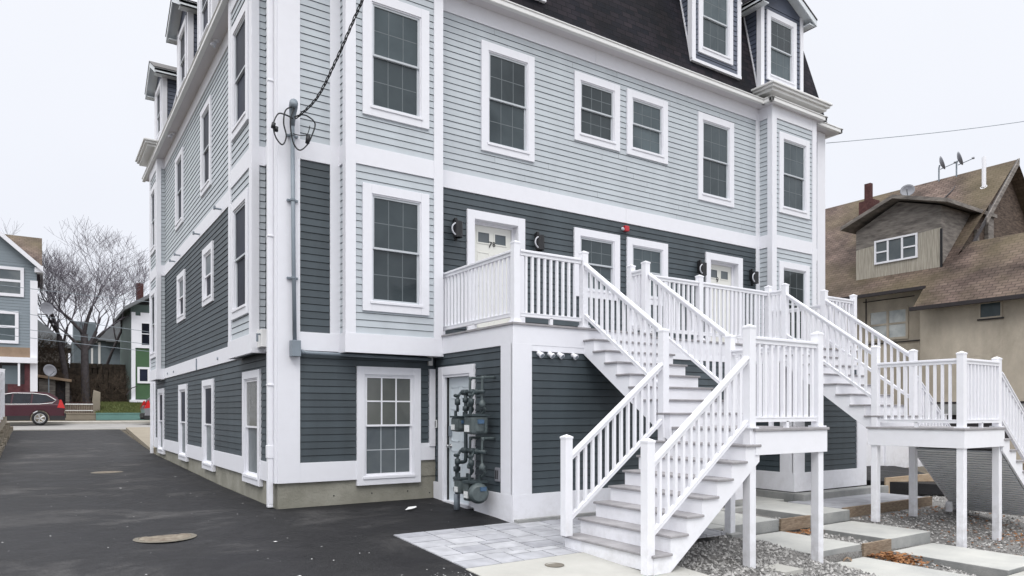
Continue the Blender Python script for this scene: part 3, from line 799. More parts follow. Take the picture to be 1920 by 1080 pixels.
def entry(u0, u1, v0, v1, nums):
    mb = MB(); c = .155; f = FF
    mb.fbox(f, u0, u0+c, v0, v1, -.02, .05); mb.fbox(f, u1-c, u1, v0, v1, -.02, .05); mb.fbox(f, u0+c, u1-c, v1-c, v1, -.02, .0485)
    a0, a1, b1 = u0+c, u1-c, v1-c
    dp = .14
    mb.fbox(f, a0-.02, a0+.003, v0, b1-.003, -dp-.07, .044); mb.fbox(f, a1-.003, a1+.02, v0, b1-.003, -dp-.07, .044); mb.fbox(f, a0-.01, a1+.01, b1-.003, b1+.02, -dp-.07, .043)
    for q in ((a0, a0+.045, v0, b1), (a1-.045, a1, v0, b1), (a0+.045, a1-.045, b1-.05, b1)): mb.fbox(f, *q, -dp-.03, -dp+.03)
    fr_ = mb.build('door_frame', M['trim'], HOUSE, bevel=.003)
    d0, d1, e1 = a0+.048, a1-.048, b1-.053
    mb = MB(); mb.fbox(f, d0, d1, v0+.03, e1, -dp-.03, -dp)
    w = (d1-d0)
    mol = MB()
    def ring(x0, x1, z0, z1, t=.02, pr=.008):
        for q in ((x0, x0+t, z0, z1), (x1-t, x1, z0, z1), (x0+t, x1-t, z1-t, z1), (x0+t, x1-t, z0, z0+t)): mb.fbox(f, *q, -dp, -dp+pr)
    cols = ((d0+w*.13, d0+w*.44), (d0+w*.56, d0+w*.87))
    for (x0, x1) in cols:
        ring(x0-.01, x1+.01, e1-.33, e1-.10, .03, .012)
        ring(x0, x1, e1-1.05, e1-.48); ring(x0, x1, v0+.25, v0+.85)
    dr = mb.build('door', M['door'], HOUSE, bevel=.002)
    for (x0, x1) in cols:
        g = MB(); g.fbox(f, x0+.022, x1-.022, e1-.298, e1-.132, -dp-.01, -dp+.006, 0); g.build('pane', M['screen'], dr)
        g = MB()
        for q in ((x0+.014, x0+.026, e1-.306, e1-.124), (x1-.026, x1-.014, e1-.306, e1-.124), (x0+.026, x1-.026, e1-.136, e1-.124), (x0+.026, x1-.026, e1-.306, e1-.294)): g.fbox(f, *q, -dp, -dp+.0135)
        g.build('lead_edge', M['muntin'], dr)
    h = MB(); h.lathe(f.p(d0+.07, v0+1.0, -dp), (0, -1, 0), [(0, .03), (.01, .03), (.012, .012), (.05, .012), (.052, .028), (.075, .026), (.08, 0)], 12); h.build('handle', M['steel'], dr, smooth=True)
    for (tx, x, z, s, rt) in nums: digit(tx, (x, dp-.014, z), s, M['black'], dr, rot=(R(90), rt, 0))
entry(*doors[0], [('7', 3.925, 4.545, .165, R(4)), ('8', 4.012, 4.575, .125, R(-4))])
entry(*doors[1], [('9', 10.20, 4.54, .17, 0)])
# service door in the left wall of the near box
mb = MB(); f = fl1; u0, u1, v1 = .19, 1.39, 2.26
mb.fbox(f, u0, u0+.16, -.02, v1, -.02, .046); mb.fbox(f, u1-.13, u1, -.02, v1, -.02, .046); mb.fbox(f, u0+.16, u1-.13, v1-.14, v1, -.02, .0445)
mb.fbox(f, u0+.16, u0+.20, -.02, v1-.14, -.10, .03); mb.fbox(f, u1-.17, u1-.13, -.02, v1-.14, -.10, .03); mb.fbox(f, u0+.20, u1-.17, v1-.18, v1-.14, -.10, .03)
mb.build('door_frame', M['trim'], HOUSE, bevel=.003)
mb = MB(); mb.fbox(f, u0+.21, u1-.18, .0, v1-.185, -.10, -.055)
for (z0, z1) in ((1.72, 1.92), (1.0, 1.55), (.2, .85)):
    for (x0, x1) in ((.50, .76), (.86, 1.12)):
        for q in ((x0, x0+.015, z0, z1), (x1-.015, x1, z0, z1), (x0, x1, z1-.015, z1), (x0, x1, z0, z0+.015)): mb.fbox(f, *q, -.056, -.046)
dr = mb.build('door', M['door2'], HOUSE)
mb = MB(); mb.fbox(f, u0+.2, u0+.212, 0, v1-.18, -.06, -.02); mb.build('door_gap', M['black'], dr)
mb = MB(); mb.fbox(f, u0+.25, u0+.33, 1.08, 1.26, -.055, -.02); mb.build('keypad', M['conduit'], dr, bevel=.01)
mb = MB(); mb.lathe(f.p(u0+.28, .92, -.055), (-1, 0, 0), [(0, .035), (.012, .035), (.014, .012), (.05, .012), (.052, .03), (.08, .026), (.085, 0)], 12); mb.build('handle', M['steel'], dr, smooth=True)
mb = MB(); mb.fbox(f, u0+.2, u1-.17, -.06, -.0, -.1, .07); mb.build('threshold', M['trim'], HOUSE)

# soffit and gutter ring with the bay returns
def ring_pts(off, jog):
    o_ = off; b1 = .30*jog; b2 = .37*jog; l1 = .20*jog; q = off*.75
    P = [(W+o_, D), (W+o_, -o_), (13.27+q*jog, -o_), (13.27+q*jog, -o_*(.9 if jog else 1)-b2*.7), (11.56-q*jog, -o_*(.9 if jog else 1)-b2*.7), (11.56-q*jog, -o_), (-o_, -o_), (-o_, D+o_)]
    return P
mb = MB()
S0, S1 = ring_pts(-.05, 0), ring_pts(.24, 1)
def wall_strip(mb, pts, z0, z1, th, mi=0):
    for a, b in zip(pts, pts[1:]):
        d = Vector((b[0]-a[0], b[1]-a[1], 0))
        if d.length < .01: continue
        d.normalize(); e = d*th/2
        mb.bar((a[0]-e.x, a[1]-e.y, 0), (b[0]+e.x, b[1]+e.y, 0), th, z0, z1, mi)
mb.box(-.24, W+.24, -.24, D+.24, ZT1, ZT1+.05); mb.box(11.31, 13.52, -.53, -.23, ZT1, ZT1+.049); mb.box(.80, 2.86, -.47, -.23, ZT1, ZT1+.049)
mb.build('soffit', M['soffit'], HOUSE)
gp = ring_pts(.28, 1); gp = gp[:6]+[(2.86, -.28), (2.86, -.50), (.80, -.50), (.80, -.28)]+gp[6:]
mb = MB(); wall_strip(mb, gp, ZT1-.015, ZT1+.075, .09); wall_strip(mb, gp, ZT1+.072, ZT1+.10, .125); 
mb.build('gutter', M['gutter'], HOUSE, bevel=.012)

# mansard roof
prof = [(8.93, .27), (9.02, .13), (9.18, .045), (9.42, -.01), (9.87, -.10), (12.4, -.635), (12.55, -.60), (12.62, -.62)]
def rr(off): return [(-off, -off), (W+off, -off), (W+off, D+off), (-off, D+off)]
mb = MB(); s_ = 0
for (z0, o0), (z1, o1) in zip(prof, prof[1:]):
    a, b = rr(o0), rr(o1); ds = math.hypot(z1-z0, o1-o0)
    for i in range(4):
        j = (i+1) % 4
        def U(p): return p[0] if i in (0, 2) else p[1]+.13
        mb.poly([(*a[i], z0), (*a[j], z0), (*b[j], z1), (*b[i], z1)], 0, [(U(a[i]), s_), (U(a[j]), s_), (U(b[j]), s_+ds), (U(b[i]), s_+ds)])
    s_ += ds
b = rr(-.62); c = [(W/2-1, D/2), (W/2+1, D/2)]
for q in ([b[0], b[1], c[1], c[0]], [b[1], b[2], c[1]], [b[2], b[3], c[0], c[1]], [b[3], b[0], c[0]]):
    mb.poly([(x, y, 14.2 if (x, y) in c else 12.62) for x, y in q], 0, [(x, y) for x, y in q])
mb.build('roof', M['roof'], HOUSE)

# dormers
def dormer(fr, u0, u1, out, z0, ztop, win, pent=None, slope=.21, glass=None, lites=True):
    f = Fr(fr.p(0, 0, out), fr.U, fr.N)
    def inset(z): return interp(z, [(p[0], -p[1]) for p in prof])+out       # distance from the dormer face back to the roof
    mb = MB(); mb.fbox(f, u0+.03, u1-.03, z0+.02, ztop, -1.3, -.06, 0)
    body = mb.build('dormer', M['slate'], HOUSE)
    sm = MB(); siding(sm, f, u0, u1, z0, ztop+.02, [hole(*win)])
    zz = z0
    n = int((ztop-z0)/.112)
    for fs, u in ((Fr(f.p(u0, 0, 0), -fr.N, -fr.U), u0), (Fr(f.p(u1, 0, 0), -fr.N, fr.U), u1)):
        siding(sm, fs, 0, 1.2, z0, ztop)
    # gable triangle
    mid = (u0+u1)/2; rise = (u1-u0)*.27
    sm.poly([f.p(u0, ztop, .004), f.p(u1, ztop, .004), f.p(mid, ztop+rise, .004)], 0)
    sm.build('siding', [M['slate'], M['shadow_gap']], body, recalc=False)
    c = .034
    for u, fs in ((u0, Fr(f.p(u0, 0, 0), -fr.N, -fr.U)), (u1, Fr(f.p(u1, 0, 0), -fr.N, fr.U))):
        t = MB()
        t.fbox(f, u0-c if u == u0 else u1-.09, u0+.09 if u == u0 else u1+c, z0-.03, ztop, -.02, c)
        t.fbox(fs, -c+.002, .10, z0-.03, ztop, -.01, c-.001)
        # raking board where the cheek meets the slope
        zs = [z0, 9.9, 12.0]
        for za, zb in zip(zs, zs[1:]):
            if za >= zb: continue
            A, B = fs.p(inset(za), za, 0), fs.p(inset(zb), zb, 0)
            nn = fs.N*.03; dd = -fr.N*.028
            t.hexa([A-dd, A-dd+nn, A+dd+nn, A+dd, B-dd, B-dd+nn, B+dd+nn, B+dd])
        t.build('dormer_trim', M['trim'], body, bevel=.003)
    if pent is None: t = MB(); t.fbox(f, u0-c, u1+c, z0-.07, z0-.0, -.05, c+.01); t.build('bottom_board', M['trim'], body, bevel=.003)
    # roof: two slopes, shingled above, white fascia
    e = .26
    rf = MB(); tr = MB()
    sl = rise/((u1-u0)/2); zt = ztop+.0
    for sgn, ue, um in ((-1, u0-e, mid), (1, u1+e, mid)):
        ze = zt-sl*e
        for (a, b_, z_a, z_b, o0, o1, target, h0, h1) in (
                (ue, um, ze, zt+rise, -1.6, e+.02, rf, .06, .09),
                (ue, um, ze, zt+rise, -1.6, e, tr, -.015, .058)):
            pts = [f.p(a, z_a+h0, o1), f.p(b_, z_b+h0, o1), f.p(b_, z_b+h1, o1), f.p(a, z_a+h1, o1)]
            target.prism(pts, fr.N*(o0-o1), 0)
        # fascia on the gable and along the eave
        tr.prism([f.p(ue-sgn*0, ze-.09, e-.025), f.p(um, zt+rise-.09, e-.025), f.p(um, zt+rise+.05, e-.025), f.p(ue, ze+.05, e-.025)], fr.N*.03)
        x0, x1 = sorted((ue, ue-sgn*.03)); tr.fbox(f, x0, x1, ze-.085, ze+.052, -1.5, e-.026)
        x0, x1 = sorted((ue, (u0 if sgn < 0 else u1))); tr.fbox(f, x0, x1, ze-.085, ze-.06, -1.5, e-.028)
    tr.build('dormer_trim', M['dtrim'], body)
    rf.build('dormer_roof', M['darkmetal'], body)
    window(body, f, *win, cas=.135, upper=glass, lower=glass, flat=True, name='window_casing', cols=3 if lites else 1, rows=2 if lites else 1)
    if pent:
        p = MB(); px0, px1, po, pz = pent
        p.fbox(fr, px0+.10, px1-.10, pz-.16, pz-.09, -.1, po-.10); p.fbox(fr, px0+.04, px1-.04, pz-.09, pz-.03, -.1, po-.04); p.fbox(fr, px0, px1, pz-.03, pz+.02, -.1, po)
        p.fbox(fr, px0+.3, px1-.3, 8.92, pz-.15, -.1, po-.32)
        p.build('pent_cornice', M['gutter'], body, bevel=.01)
    return body
M['dtrim'] = mat('dormer_trim_paint', (.66, .70, .73), .5, .03)
dormer(FF, 9.18, 10.80, .02, 9.46, 11.62, (9.36, 10.53, 9.64, 11.40))
dormer(FF, 3.42, 5.05, .02, 9.46, 11.62, (3.62, 4.80, 9.64, 11.40))
dormer(FF, 11.50, 13.12, .10, 9.24, 11.50, (11.69, 12.86, 9.60, 11.29), pent=(11.22, 13.60, .66, 9.24))
dormer(FF, 1.02, 2.64, .10, 9.24, 11.55, (1.24, 2.42, 9.58, 11.30), pent=(.72, 2.95, .62, 9.24))
dormer(FL, 11.68, 13.3, .06, 9.24, 11.42, (11.9, 13.08, 9.6, 11.25), pent=(11.4, 13.6, .60, 9.24), glass=M['glass2'], lites=False)
dormer(FL, 7.78, 9.38, .0, 9.46, 11.5, (7.98, 9.16, 9.66, 11.3), glass=M['glass2'], lites=False)
dormer(FL, 4.85, 6.45, .0, 9.46, 11.5, (5.05, 6.23, 9.66, 11.3), glass=M['glass2'], lites=False)
dormer(FL, .70, 2.30, .06, 9.24, 11.42, (.9, 2.08, 9.6, 11.25), pent=(.4, 2.6, .56, 9.24), glass=M['glass2'], lites=False)

# downspouts
def tubeobj(name, pts, r, m, parent=None, n=8, smooth=True):
    b = MB(); b.tube(pts, r, n); return b.build(name, m, parent, smooth=smooth)
mb = MB(); mb.box(-.115, -.035, .10, .19, .06, 8.75); mb.box(-.125, -.03, .09, .20, .78, .98); mb.hexa([(-.115, .10, .02), (-.035, .10, .02), (-.035, .19, .02), (-.115, .19, .02), (-.115, .10, .06), (-.035, .10, .06), (-.035, .19, .06), (-.115, .19, .06)])
for z in (1.9, 4.2, 6.6): mb.box(-.12, -.03, .085, .205, z, z+.03)
mb.build('downspout', M['vinyl'], HOUSE, bevel=.008)
mb = MB(); mb.box(-.13, -.04, D-.02+.0, D+.07, .18, 8.75); mb.build('downspout', M['vinyl'], HOUSE, bevel=.008)
# small vents and brackets on the belt boards of the left wall
for y, z in ((6.2, 5.5), (8.9, 5.52), (9.7, 5.5), (3.9, 5.52)):
    mb = MB(); mb.box(-.16, -.03, y, y+.025, z, z+.03); mb.box(-.18, -.15, y-.06, y+.03, z-.01, z+.05); mb.build('wall_bracket', M['conduit'], HOUSE)
mb = MB(); mb.box(-.06, -.03, 6.5, 6.53, 2.45, 2.72); mb.build('wall_strip', M['conduit'], HOUSE)
for y in (4.2, 9.9, 11.0):
    mb = MB(); mb.lathe((-.036, y, 2.58), (-1, 0, 0), [(0, .03), (.02, .028), (.022, 0)], 8); mb.build('wall_vent', M['conduit'], HOUSE)

# soffit lights on the left eave
sl_ = None
for i, (y, lab) in enumerate(((3.85, 'small white soffit lamp under the left eave nearer the camera'), (9.45, 'small white soffit lamp under the left eave towards the street'))):
    if sl_ is None:
        t = thing('eave_lamp', lab, 'lamp', (-.14, y, ZT1), 'lamps under the left eave')
        b = MB(); b.lathe((-.14, y, ZT1), (0, 0, -1), [(0, .06), (.03, .06), (.035, 0)], 12); b.build('base', M['trim'], t)
        b = MB(); b.lathe((-.14, y, ZT1-.03), (-.5, .2, -.8), [(0, .03), (.04, .035), (.10, .06), (.12, .055), (.122, 0)], 12); b.build('lamp_head', M['lampglow'], t, smooth=True)
        sl_ = t
    else: dup(sl_, (-.14, y, ZT1), lab)

# ---------------------------------------------------------------- wall lamps, alarm, vents, boxes
def lamp0(x, z, lab):
    t = thing('wall_lamp', lab, 'wall lamp', (x, -.02, z), 'black wall lamps beside the doors')
    b = MB(); b.fbox(FF, x+.0, x+.09, z-.03, z+.21, 0, .05); b.fbox(FF, x+.0, x+.05, z-.19, z+.22, .05, .10); b.build('bracket', M['black'], t, bevel=.01)
    b = MB(); b.lathe((x+.02, -.16, z-.15), (0, 0, 1), [(0, .05), (.005, .085), (.28, .085), (.285, .05)], 16); b.build('shade', M['black'], t)
    b = MB(); pts = [(x-.0-.115*math.cos(a)*1.0, -.20, z+.11*math.sin(a)-.01) for a in [R(-95+19*k) for k in range(11)]]
    b.tube(pts, .014, 8); b.build('light_ring', M['lampglow'], t, smooth=True)
    return t
L0 = lamp0(3.06, 4.71, 'black wall lamp left of the 78 door, by the bay corner')
for x, lab in ((4.84, 'black wall lamp between the 78 door and the first small window'), (9.36, 'black wall lamp left of the number 9 door'), (11.18, 'black wall lamp right of the number 9 door')):
    dup(L0, (x, -.02, 4.71), lab)
t = thing('fire_alarm', 'red fire alarm beacon on the slate wall above the two small windows', 'fire alarm', (7.12, -.02, 5.31))
b = MB(); b.fbox(FF, 7.10, 7.22, 5.27, 5.38, 0.015, .09); b.build('housing', M['red'], t, bevel=.01)
b = MB(); b.lathe((7.05, -.07, 5.30), (-.6, -.4, 0), [(-.03, .03), (.03, .03), (.04, .02), (.042, 0)], 12); b.build('beacon', M['lampglow'], t, smooth=True)
# dryer vents on the near box front
v0 = None
for x, lab in ((3.15, 'white vent cap under the deck, nearest the corner board'), (3.35, 'white vent cap second from the corner board'), (3.53, 'white elbow vent cap third from the corner board'), (3.80, 'white elbow vent cap nearest the stair stringer')):
    if v0 is None:
        t = thing('vent_cap', lab, 'vent', (x, -2.49, 2.375), 'white vent caps under the deck')
        b = MB(); b.tube([(x, -2.46, 2.372), (x, -2.50, 2.37), (x+.008, -2.53, 2.355), (x+.014, -2.55, 2.34)], [.034, .034, .034, .036], 12); b.build('elbow', M['vinyl'], t, smooth=True)
        b = MB(); b.tube([(x+.012, -2.543, 2.345), (x+.018, -2.563, 2.33)], [.044, .044], 12); b.build('rim', M['trim'], t)
        b = MB(); b.tube([(x+.0182, -2.564, 2.329), (x+.019, -2.567, 2.3275)], [.03, .03], 12); b.build('opening', M['conduit'], t)
        v0 = t
    else: dup(v0, (x, -2.49, 2.375), lab)
t = thing('outlet_box', 'grey weatherproof outlet on the slate wall beside the gas meters', 'outlet', (2.69, -2.08, .56))
b = MB(); b.fbox(fl1, 2.02, 2.15, .45, .66, .01, .05); b.build('plate', M['dish'], t, bevel=.012)
b = MB(); b.fbox(fl1, 2.05, 2.08, .49, .62, .05, .056); b.fbox(fl1, 2.105, 2.125, .49, .62, .05, .056); b.build('socket', M['plastic'], t)
b = MB(); b.fbox(fl1, .07, .11, 1.22, 1.36, .02, .045); b.fbox(fl1, .08, .10, 1.24, 1.34, .045, .05, 1); tag(b.build('doorbell', [M['label'], M['plastic']], None), 'small doorbell plate on the narrow slate strip left of the white side door', 'doorbell')
t = thing('junction_box', 'pale metal utility box on the left wall corner under the dark siding', 'utility box', (0, .5, 2.6))
b = MB(); b.fbox(FL, .36, .62, 2.52, 2.80, .04, .15); b.build('box', M['gutter'], t, bevel=.008)
b = MB(); b.tube([(-.15, .42, 2.72), (-.20, .40, 2.72), (-.20, .40, 2.60)], .018, 8); b.build('knob', M['conduit'], t)

# service mast
t = thing('service_mast', 'grey electrical conduit with weatherhead on the white corner board', 'conduit', (.22, -.09, 2.4))
b = MB(); b.tube([(.20, -.105, 5.95), (.215, -.105, 4.0), (.235, -.105, 2.60)], .032, 12); b.build('pipe', M['conduit'], t, smooth=True)
for z in (3.55, 4.75, 5.75):
    b = MB(); b.tube([(.207+(4.8-z)*.008, -.105, z), (.207+(4.8-z)*.008, -.105, z+.03)], .042, 12); b.fbox(FF, .13, .30, z, z+.03, .03, .07); b.build('clamp', M['conduit'], t)
b = MB(); b.tube([(.20, -.105, 5.9), (.20, -.12, 6.06), (.195, -.17, 6.17), (.18, -.24, 6.20), (.17, -.30, 6.13)], [.035, .05, .068, .065, .04], 12); b.build('weatherhead', M['conduit'], t, smooth=True)
b = MB(); b.fbox(FF, .17, .31, 2.35, 2.60, .04, .19); b.build('junction', M['conduit'], t, bevel=.008)
b = MB(); b.tube([(.31, -.09, 2.43), (.42, -.09, 2.42), (2.60, -.07, 2.405)], .03, 10); b.tube([(.33, -.09, 2.43), (.38, -.09, 2.425)], .04, 10); b.build('horizontal_pipe', M['conduit'], t, smooth=True)
b = MB(); b.fbox(FF, 2.56, 2.63, 2.30, 2.46, .03, .08); b.build('clamp', M['gutter'], t)
# drip loops
def curve_pts(ps, n=6):
    out = []
    ps = [Vector(p) for p in ps]
    for i in range(len(ps)-1):
        p0, p1, p2, p3 = ps[max(i-1, 0)], ps[i], ps[i+1], ps[min(i+2, len(ps)-1)]
        for k in range(n):
            u = k/n
            out.append(.5*((2*p1)+(-p0+p2)*u+(2*p0-5*p1+4*p2-p3)*u*u+(-p0+3*p1-3*p2+p3)*u**3))
    out.append(ps[-1]); return out
b = MB(); y = -.27
b.tube(curve_pts([(.17, -.26, 6.14), (.05, y, 6.05), (.02, y, 5.85), (.06, y, 5.66), (.0, y, 5.52), (-.10, y, 5.62), (-.13, y, 5.80), (-.06, y, 5.97), (.05, y, 5.98), (.16, y, 5.95)]), .011, 6)
b.tube(curve_pts([(.18, -.27, 6.12), (.12, y, 5.9), (.16, y, 5.6), (.26, y, 5.49), (.38, y, 5.60), (.46, y, 5.78), (.50, y, 5.95), (.40, y, 6.03), (.30, y, 6.04), (.18, y, 5.98)]), .011, 6)
b.tube(curve_pts([(.16, y, 5.72), (.28, y, 5.72), (.38, y, 5.76), (.42, y, 5.9)]), .007, 6)
b.tube([(-.14, y, 5.74), (-.125, y, 5.82)], .03, 8); b.tube([(-.09, y, 5.70), (-.085, y, 5.77)], .028, 8); b.tube([(.38, y, 5.62), (.395, y, 5.74)], .033, 8)
tag(b.build('cable_loops', M['rubber'], None, smooth=True), 'black cable drip loops hanging around the weatherhead', 'cable')
# twisted triplex drop running up past the bay to the street side pole
A, B = Vector((.20, -.27, 5.96)), Vector((.66, -3.2, 6.95)); E_ = Vector((1.6, -10.5, 11.8))
cps = [A, Vector((.37, -.75, 6.14)), Vector((.47, -1.35, 6.52)), Vector((.56, -2.2, 7.06)), Vector((.70, -3.6, 7.75)), Vector((1.2, -8, 9.8)), E_]
line = curve_pts(cps, 40)
b = MB(); acc = 0
for s in range(3):
    pts = []; acc = 0
    for i, p in enumerate(line):
        if i: acc += (p-line[i-1]).length
        a = acc*2*math.pi/.42+s*2.094
        pts.append(p+Vector((math.cos(a)*.015, 0, math.sin(a)*.011)))
    b.tube(pts, .0075, 5)
tag(b.build('service_cable', M['rubber'], None, smooth=True), 'thick twisted black service cable coming down to the weatherhead', 'cable')
b = MB(); A, B = Vector((14.27, -.05, 8.60)), Vector((22.0, -4.5, 9.95)); b.tube([A.lerp(B, k/20)-Vector((0, 0, .12*math.sin(math.pi*k/20))) for k in range(21)], .009, 5)
tag(b.build('utility_wire', M['conduit'], None), 'thin grey wire leaving the right gutter corner across the sky', 'wire')

# ---------------------------------------------------------------- gas meters
def meter(x, y, z, s, lab, round_=False):
    t = thing('gas_meter', lab, 'gas meter', (x, y, z), 'gas meters on the side wall')
    b = MB()
    if round_:
        b.lathe((x-.02, y-.10*s, z-.02), (-.35, -1, 0), [(-.02, .05), (-.01, .13*s), (.05, .145*s), (.12, .14*s), (.155, .10*s), (.16, .0)], 24)
        b.box(x-.13*s, x+.10*s, y-.02, y+.12*s, z-.14*s, z+.12*s)
    else:
        b.box(x-.14*s, x+.12*s, y-.13*s, y+.09*s, z-.12*s, z+.12*s)
        b.lathe((x-.01, y-.02, z-.13*s), (0, 0, 1), [(0, .02), (.01, .11*s), (.06, .135*s), (.2*s, .135*s)], 20)
    b.build('body', M['meter'], t, bevel=.03*s)
    b = MB(); b.box(x-.15*s, x+.13*s, y-.14*s, y+.10*s, z+.12*s, z+.15*s); b.tube([(x-.10*s, y-.02, z+.14*s), (x-.10*s, y-.02, z+.24*s)], .024, 10); b.tube([(x+.07*s, y-.02, z+.14*s), (x+.07*s, y-.02, z+.22*s)], .024, 10)
    b.build('top_plate', M['pipe'], t)
    b = MB(); b.box(x-.155*s, x-.14*s, y-.06*s, y+.05*s, z-.09*s, z-.0*s); b.build('index_label', M['label'], t)
    b = MB(); b.box(x-.06*s, x+.03*s, y-.165*s-(.10*s if round_ else 0), y-.13*s-(.10*s if round_ else 0), z+.02*s, z+.075*s); b.build('sticker', M['bluetag'], t)
    return t
meter(2.46, -1.34, 1.30, .9, 'upper gas meter nearer the white side door')
meter(2.46, -1.83, 1.30, 1.12, 'upper gas meter nearer the corner board with blue sticker')
meter(2.46, -1.44, .34, .9, 'lower gas meter close to the ground by the door')
meter(2.46, -1.80, .30, 1.08, 'round faced lower gas meter near the ground with blue marking', True)
t = thing('gas_manifold', 'dark iron gas pipework with valves linking the meters on the side wall', 'pipework', (2.5, -1.3, 0))
b = MB(); x = 2.46
b.tube([(x, -1.24, -.05), (x, -1.24, .2)], .05, 12); b.build('riser_sleeve', M['conduit'], t, smooth=True)
b = MB()
b.tube(curve_pts([(x, -1.24, .2), (x, -1.24, .62), (x, -1.30, .70), (x, -1.46, .72), (x, -1.52, .78), (x, -1.52, 1.1), (x, -1.52, 1.80)], 4), .03, 10)
for z in (.28, .44, .60): b.lathe((x, -1.24, z), (0, 0, 1), [(-.05, .03), (-.04, .055), (.03, .06), (.04, .03)], 10)
for z in (1.55, 1.68): b.lathe((x, -1.52, z), (0, 0, 1), [(-.04, .03), (-.03, .05), (.03, .05), (.04, .03)], 10)
for (zh, y1) in ((1.80, -2.05), (.90, -2.10)):
    b.tube([(x, -1.40, zh), (x, y1, zh)], .03, 10)
    for yy in (-1.46, -1.52, -1.72, -1.86): b.lathe((x, yy, zh), (0, 1, 0), [(-.035, .03), (-.03, .047), (.03, .047), (.035, .03)], 10)
for (zm, zh) in ((1.5, 1.80), (.55, .90)):
    for yy in (-1.42, -1.84):
        b.tube([(x-.09, yy, zm), (x-.09, yy, zh-.08), (x-.03, yy, zh)], .022, 8)
        b.lathe((x-.09, yy, (zm+zh)/2), (0, 0, 1), [(-.05, .02), (-.04, .045), (.04, .045), (.05, .02)], 8)
        b.lathe((x-.09, yy, (zm+zh)/2+.1), (-1, 0, 0), [(-.03, .02), (.04, .028), (.06, .02)], 8)
b.build('pipe', M['pipe'], t, smooth=True)
for (zm, zt) in ((1.5, 2.02), (.55, 1.10)):
    for yy in (-1.62, -1.98):
        b = MB()
        b.tube(curve_pts([(x+.07, yy+.1, zm-.04), (x+.07, yy, zm+.04), (x+.02, yy, zm+.12), (x+.02, yy, zt-.05), (x+.05, yy, zt), (x+.10, yy, zt+.0), (2.70, yy, zt)], 4), .02, 8)
        b.lathe((x+.02, yy, zm+.13), (0, 0, 1), [(-.06, .02), (-.05, .05), (.0, .052), (.05, .02)], 10)
        b.lathe((x+.03, yy, zt-.01), (0, 0, 1), [(-.03, .02), (-.02, .03), (.02, .03), (.03, .02)], 8)
        b.build('outlet_pipe', M['meter'], t, smooth=True)

# ---------------------------------------------------------------- decks, stairs, railings
bal_cache = {}
def baluster(parent, x, y, z0, h):
    key = round(h, 3)
    if key not in bal_cache:
        me = bpy.data.meshes.new('baluster'); s = .0185
        v = [(sx*s, sy*s, z) for z in (0, h) for sx, sy in ((-1, -1), (1, -1), (1, 1), (-1, 1))]
        me.from_pydata(v, [], [(0, 3, 2, 1), (4, 5, 6, 7), (0, 1, 5, 4), (1, 2, 6, 5), (2, 3, 7, 6), (3, 0, 4, 7)])
        me.materials.append(M['vinyl']); bal_cache[key] = me
    o = bpy.data.objects.new('baluster', bal_cache[key]); COL.objects.link(o)
    o.parent = parent; o.location = Vector((x, y, z0))-worldloc(parent)
    return o

def railing(parent, A, B, top=1.05, bot=.10, sp=.118, name='handrail', feet=True):
    """A, B: points on the walking line (x, y, z); rail between post faces"""
    A, B = Vector(A), Vector(B)
    mb = MB()
    mb.bar(A, B, .052, top-.085, top-.035); mb.bar(A, B, .088, top-.035, top-.012); mb.bar(A, B, .066, top-.012, top)
    r = mb.build(name, M['vinyl'], parent)
    mb = MB(); mb.bar(A, B, .05, bot, bot+.045); mb.bar(A, B, .062, bot+.045, bot+.06)
    mb.build('bottom_rail', M['vinyl'], r)
    d = Vector((B.x-A.x, B.y-A.y, 0)); L = d.length; n = max(2, round(L/sp)-1)
    sl = abs(B.z-A.z)/max(L, .01)
    for k in range(n):
        t = (k+1)/(n+1); p = A.lerp(B, t)
        baluster(r, p.x, p.y, p.z+bot+.03, top-bot-.09)
    if feet and L > .8 and sl < .01:
        mb = MB(); p = A.lerp(B, .5); mb.box(p.x-.025, p.x+.025, p.y-.025, p.y+.025, p.z, p.z+bot+.01); mb.build('rail_foot', M['vinyl'], r)
    return r

def post(parent, x, y, z0, z1, w=.105, skirt=None):
    mb = MB(); mb.box(x-w/2, x+w/2, y-w/2, y+w/2, z0, z1-.02)
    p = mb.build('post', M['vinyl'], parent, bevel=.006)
    c = w/2+.005; mb = MB(); mb.box(x-c, x+c, y-c, y+c, z1-.03, z1-.008)
    b = len(mb.v); mb.v += [(x-c, y-c, z1-.008), (x+c, y-c, z1-.008), (x+c, y+c, z1-.008), (x-c, y+c, z1-.008), (x, y, z1+.022)]
    for f in ((0, 1, 4), (1, 2, 4), (2, 3, 4), (3, 0, 4)): mb.f.append(tuple(b+i for i in f)); mb.mi.append(0); mb.uv.append(None)
    mb.build('post_cap', M['vinyl'], p)
    if skirt is not None:
        c = w/2+.028; mb = MB(); mb.box(x-c, x+c, y-c, y+c, skirt, skirt+.02); c -= .014; mb.box(x-c, x+c, y-c, y+c, skirt+.02, skirt+.045)
        mb.build('post_skirt', M['vinyl'], p, bevel=.004)
    return p

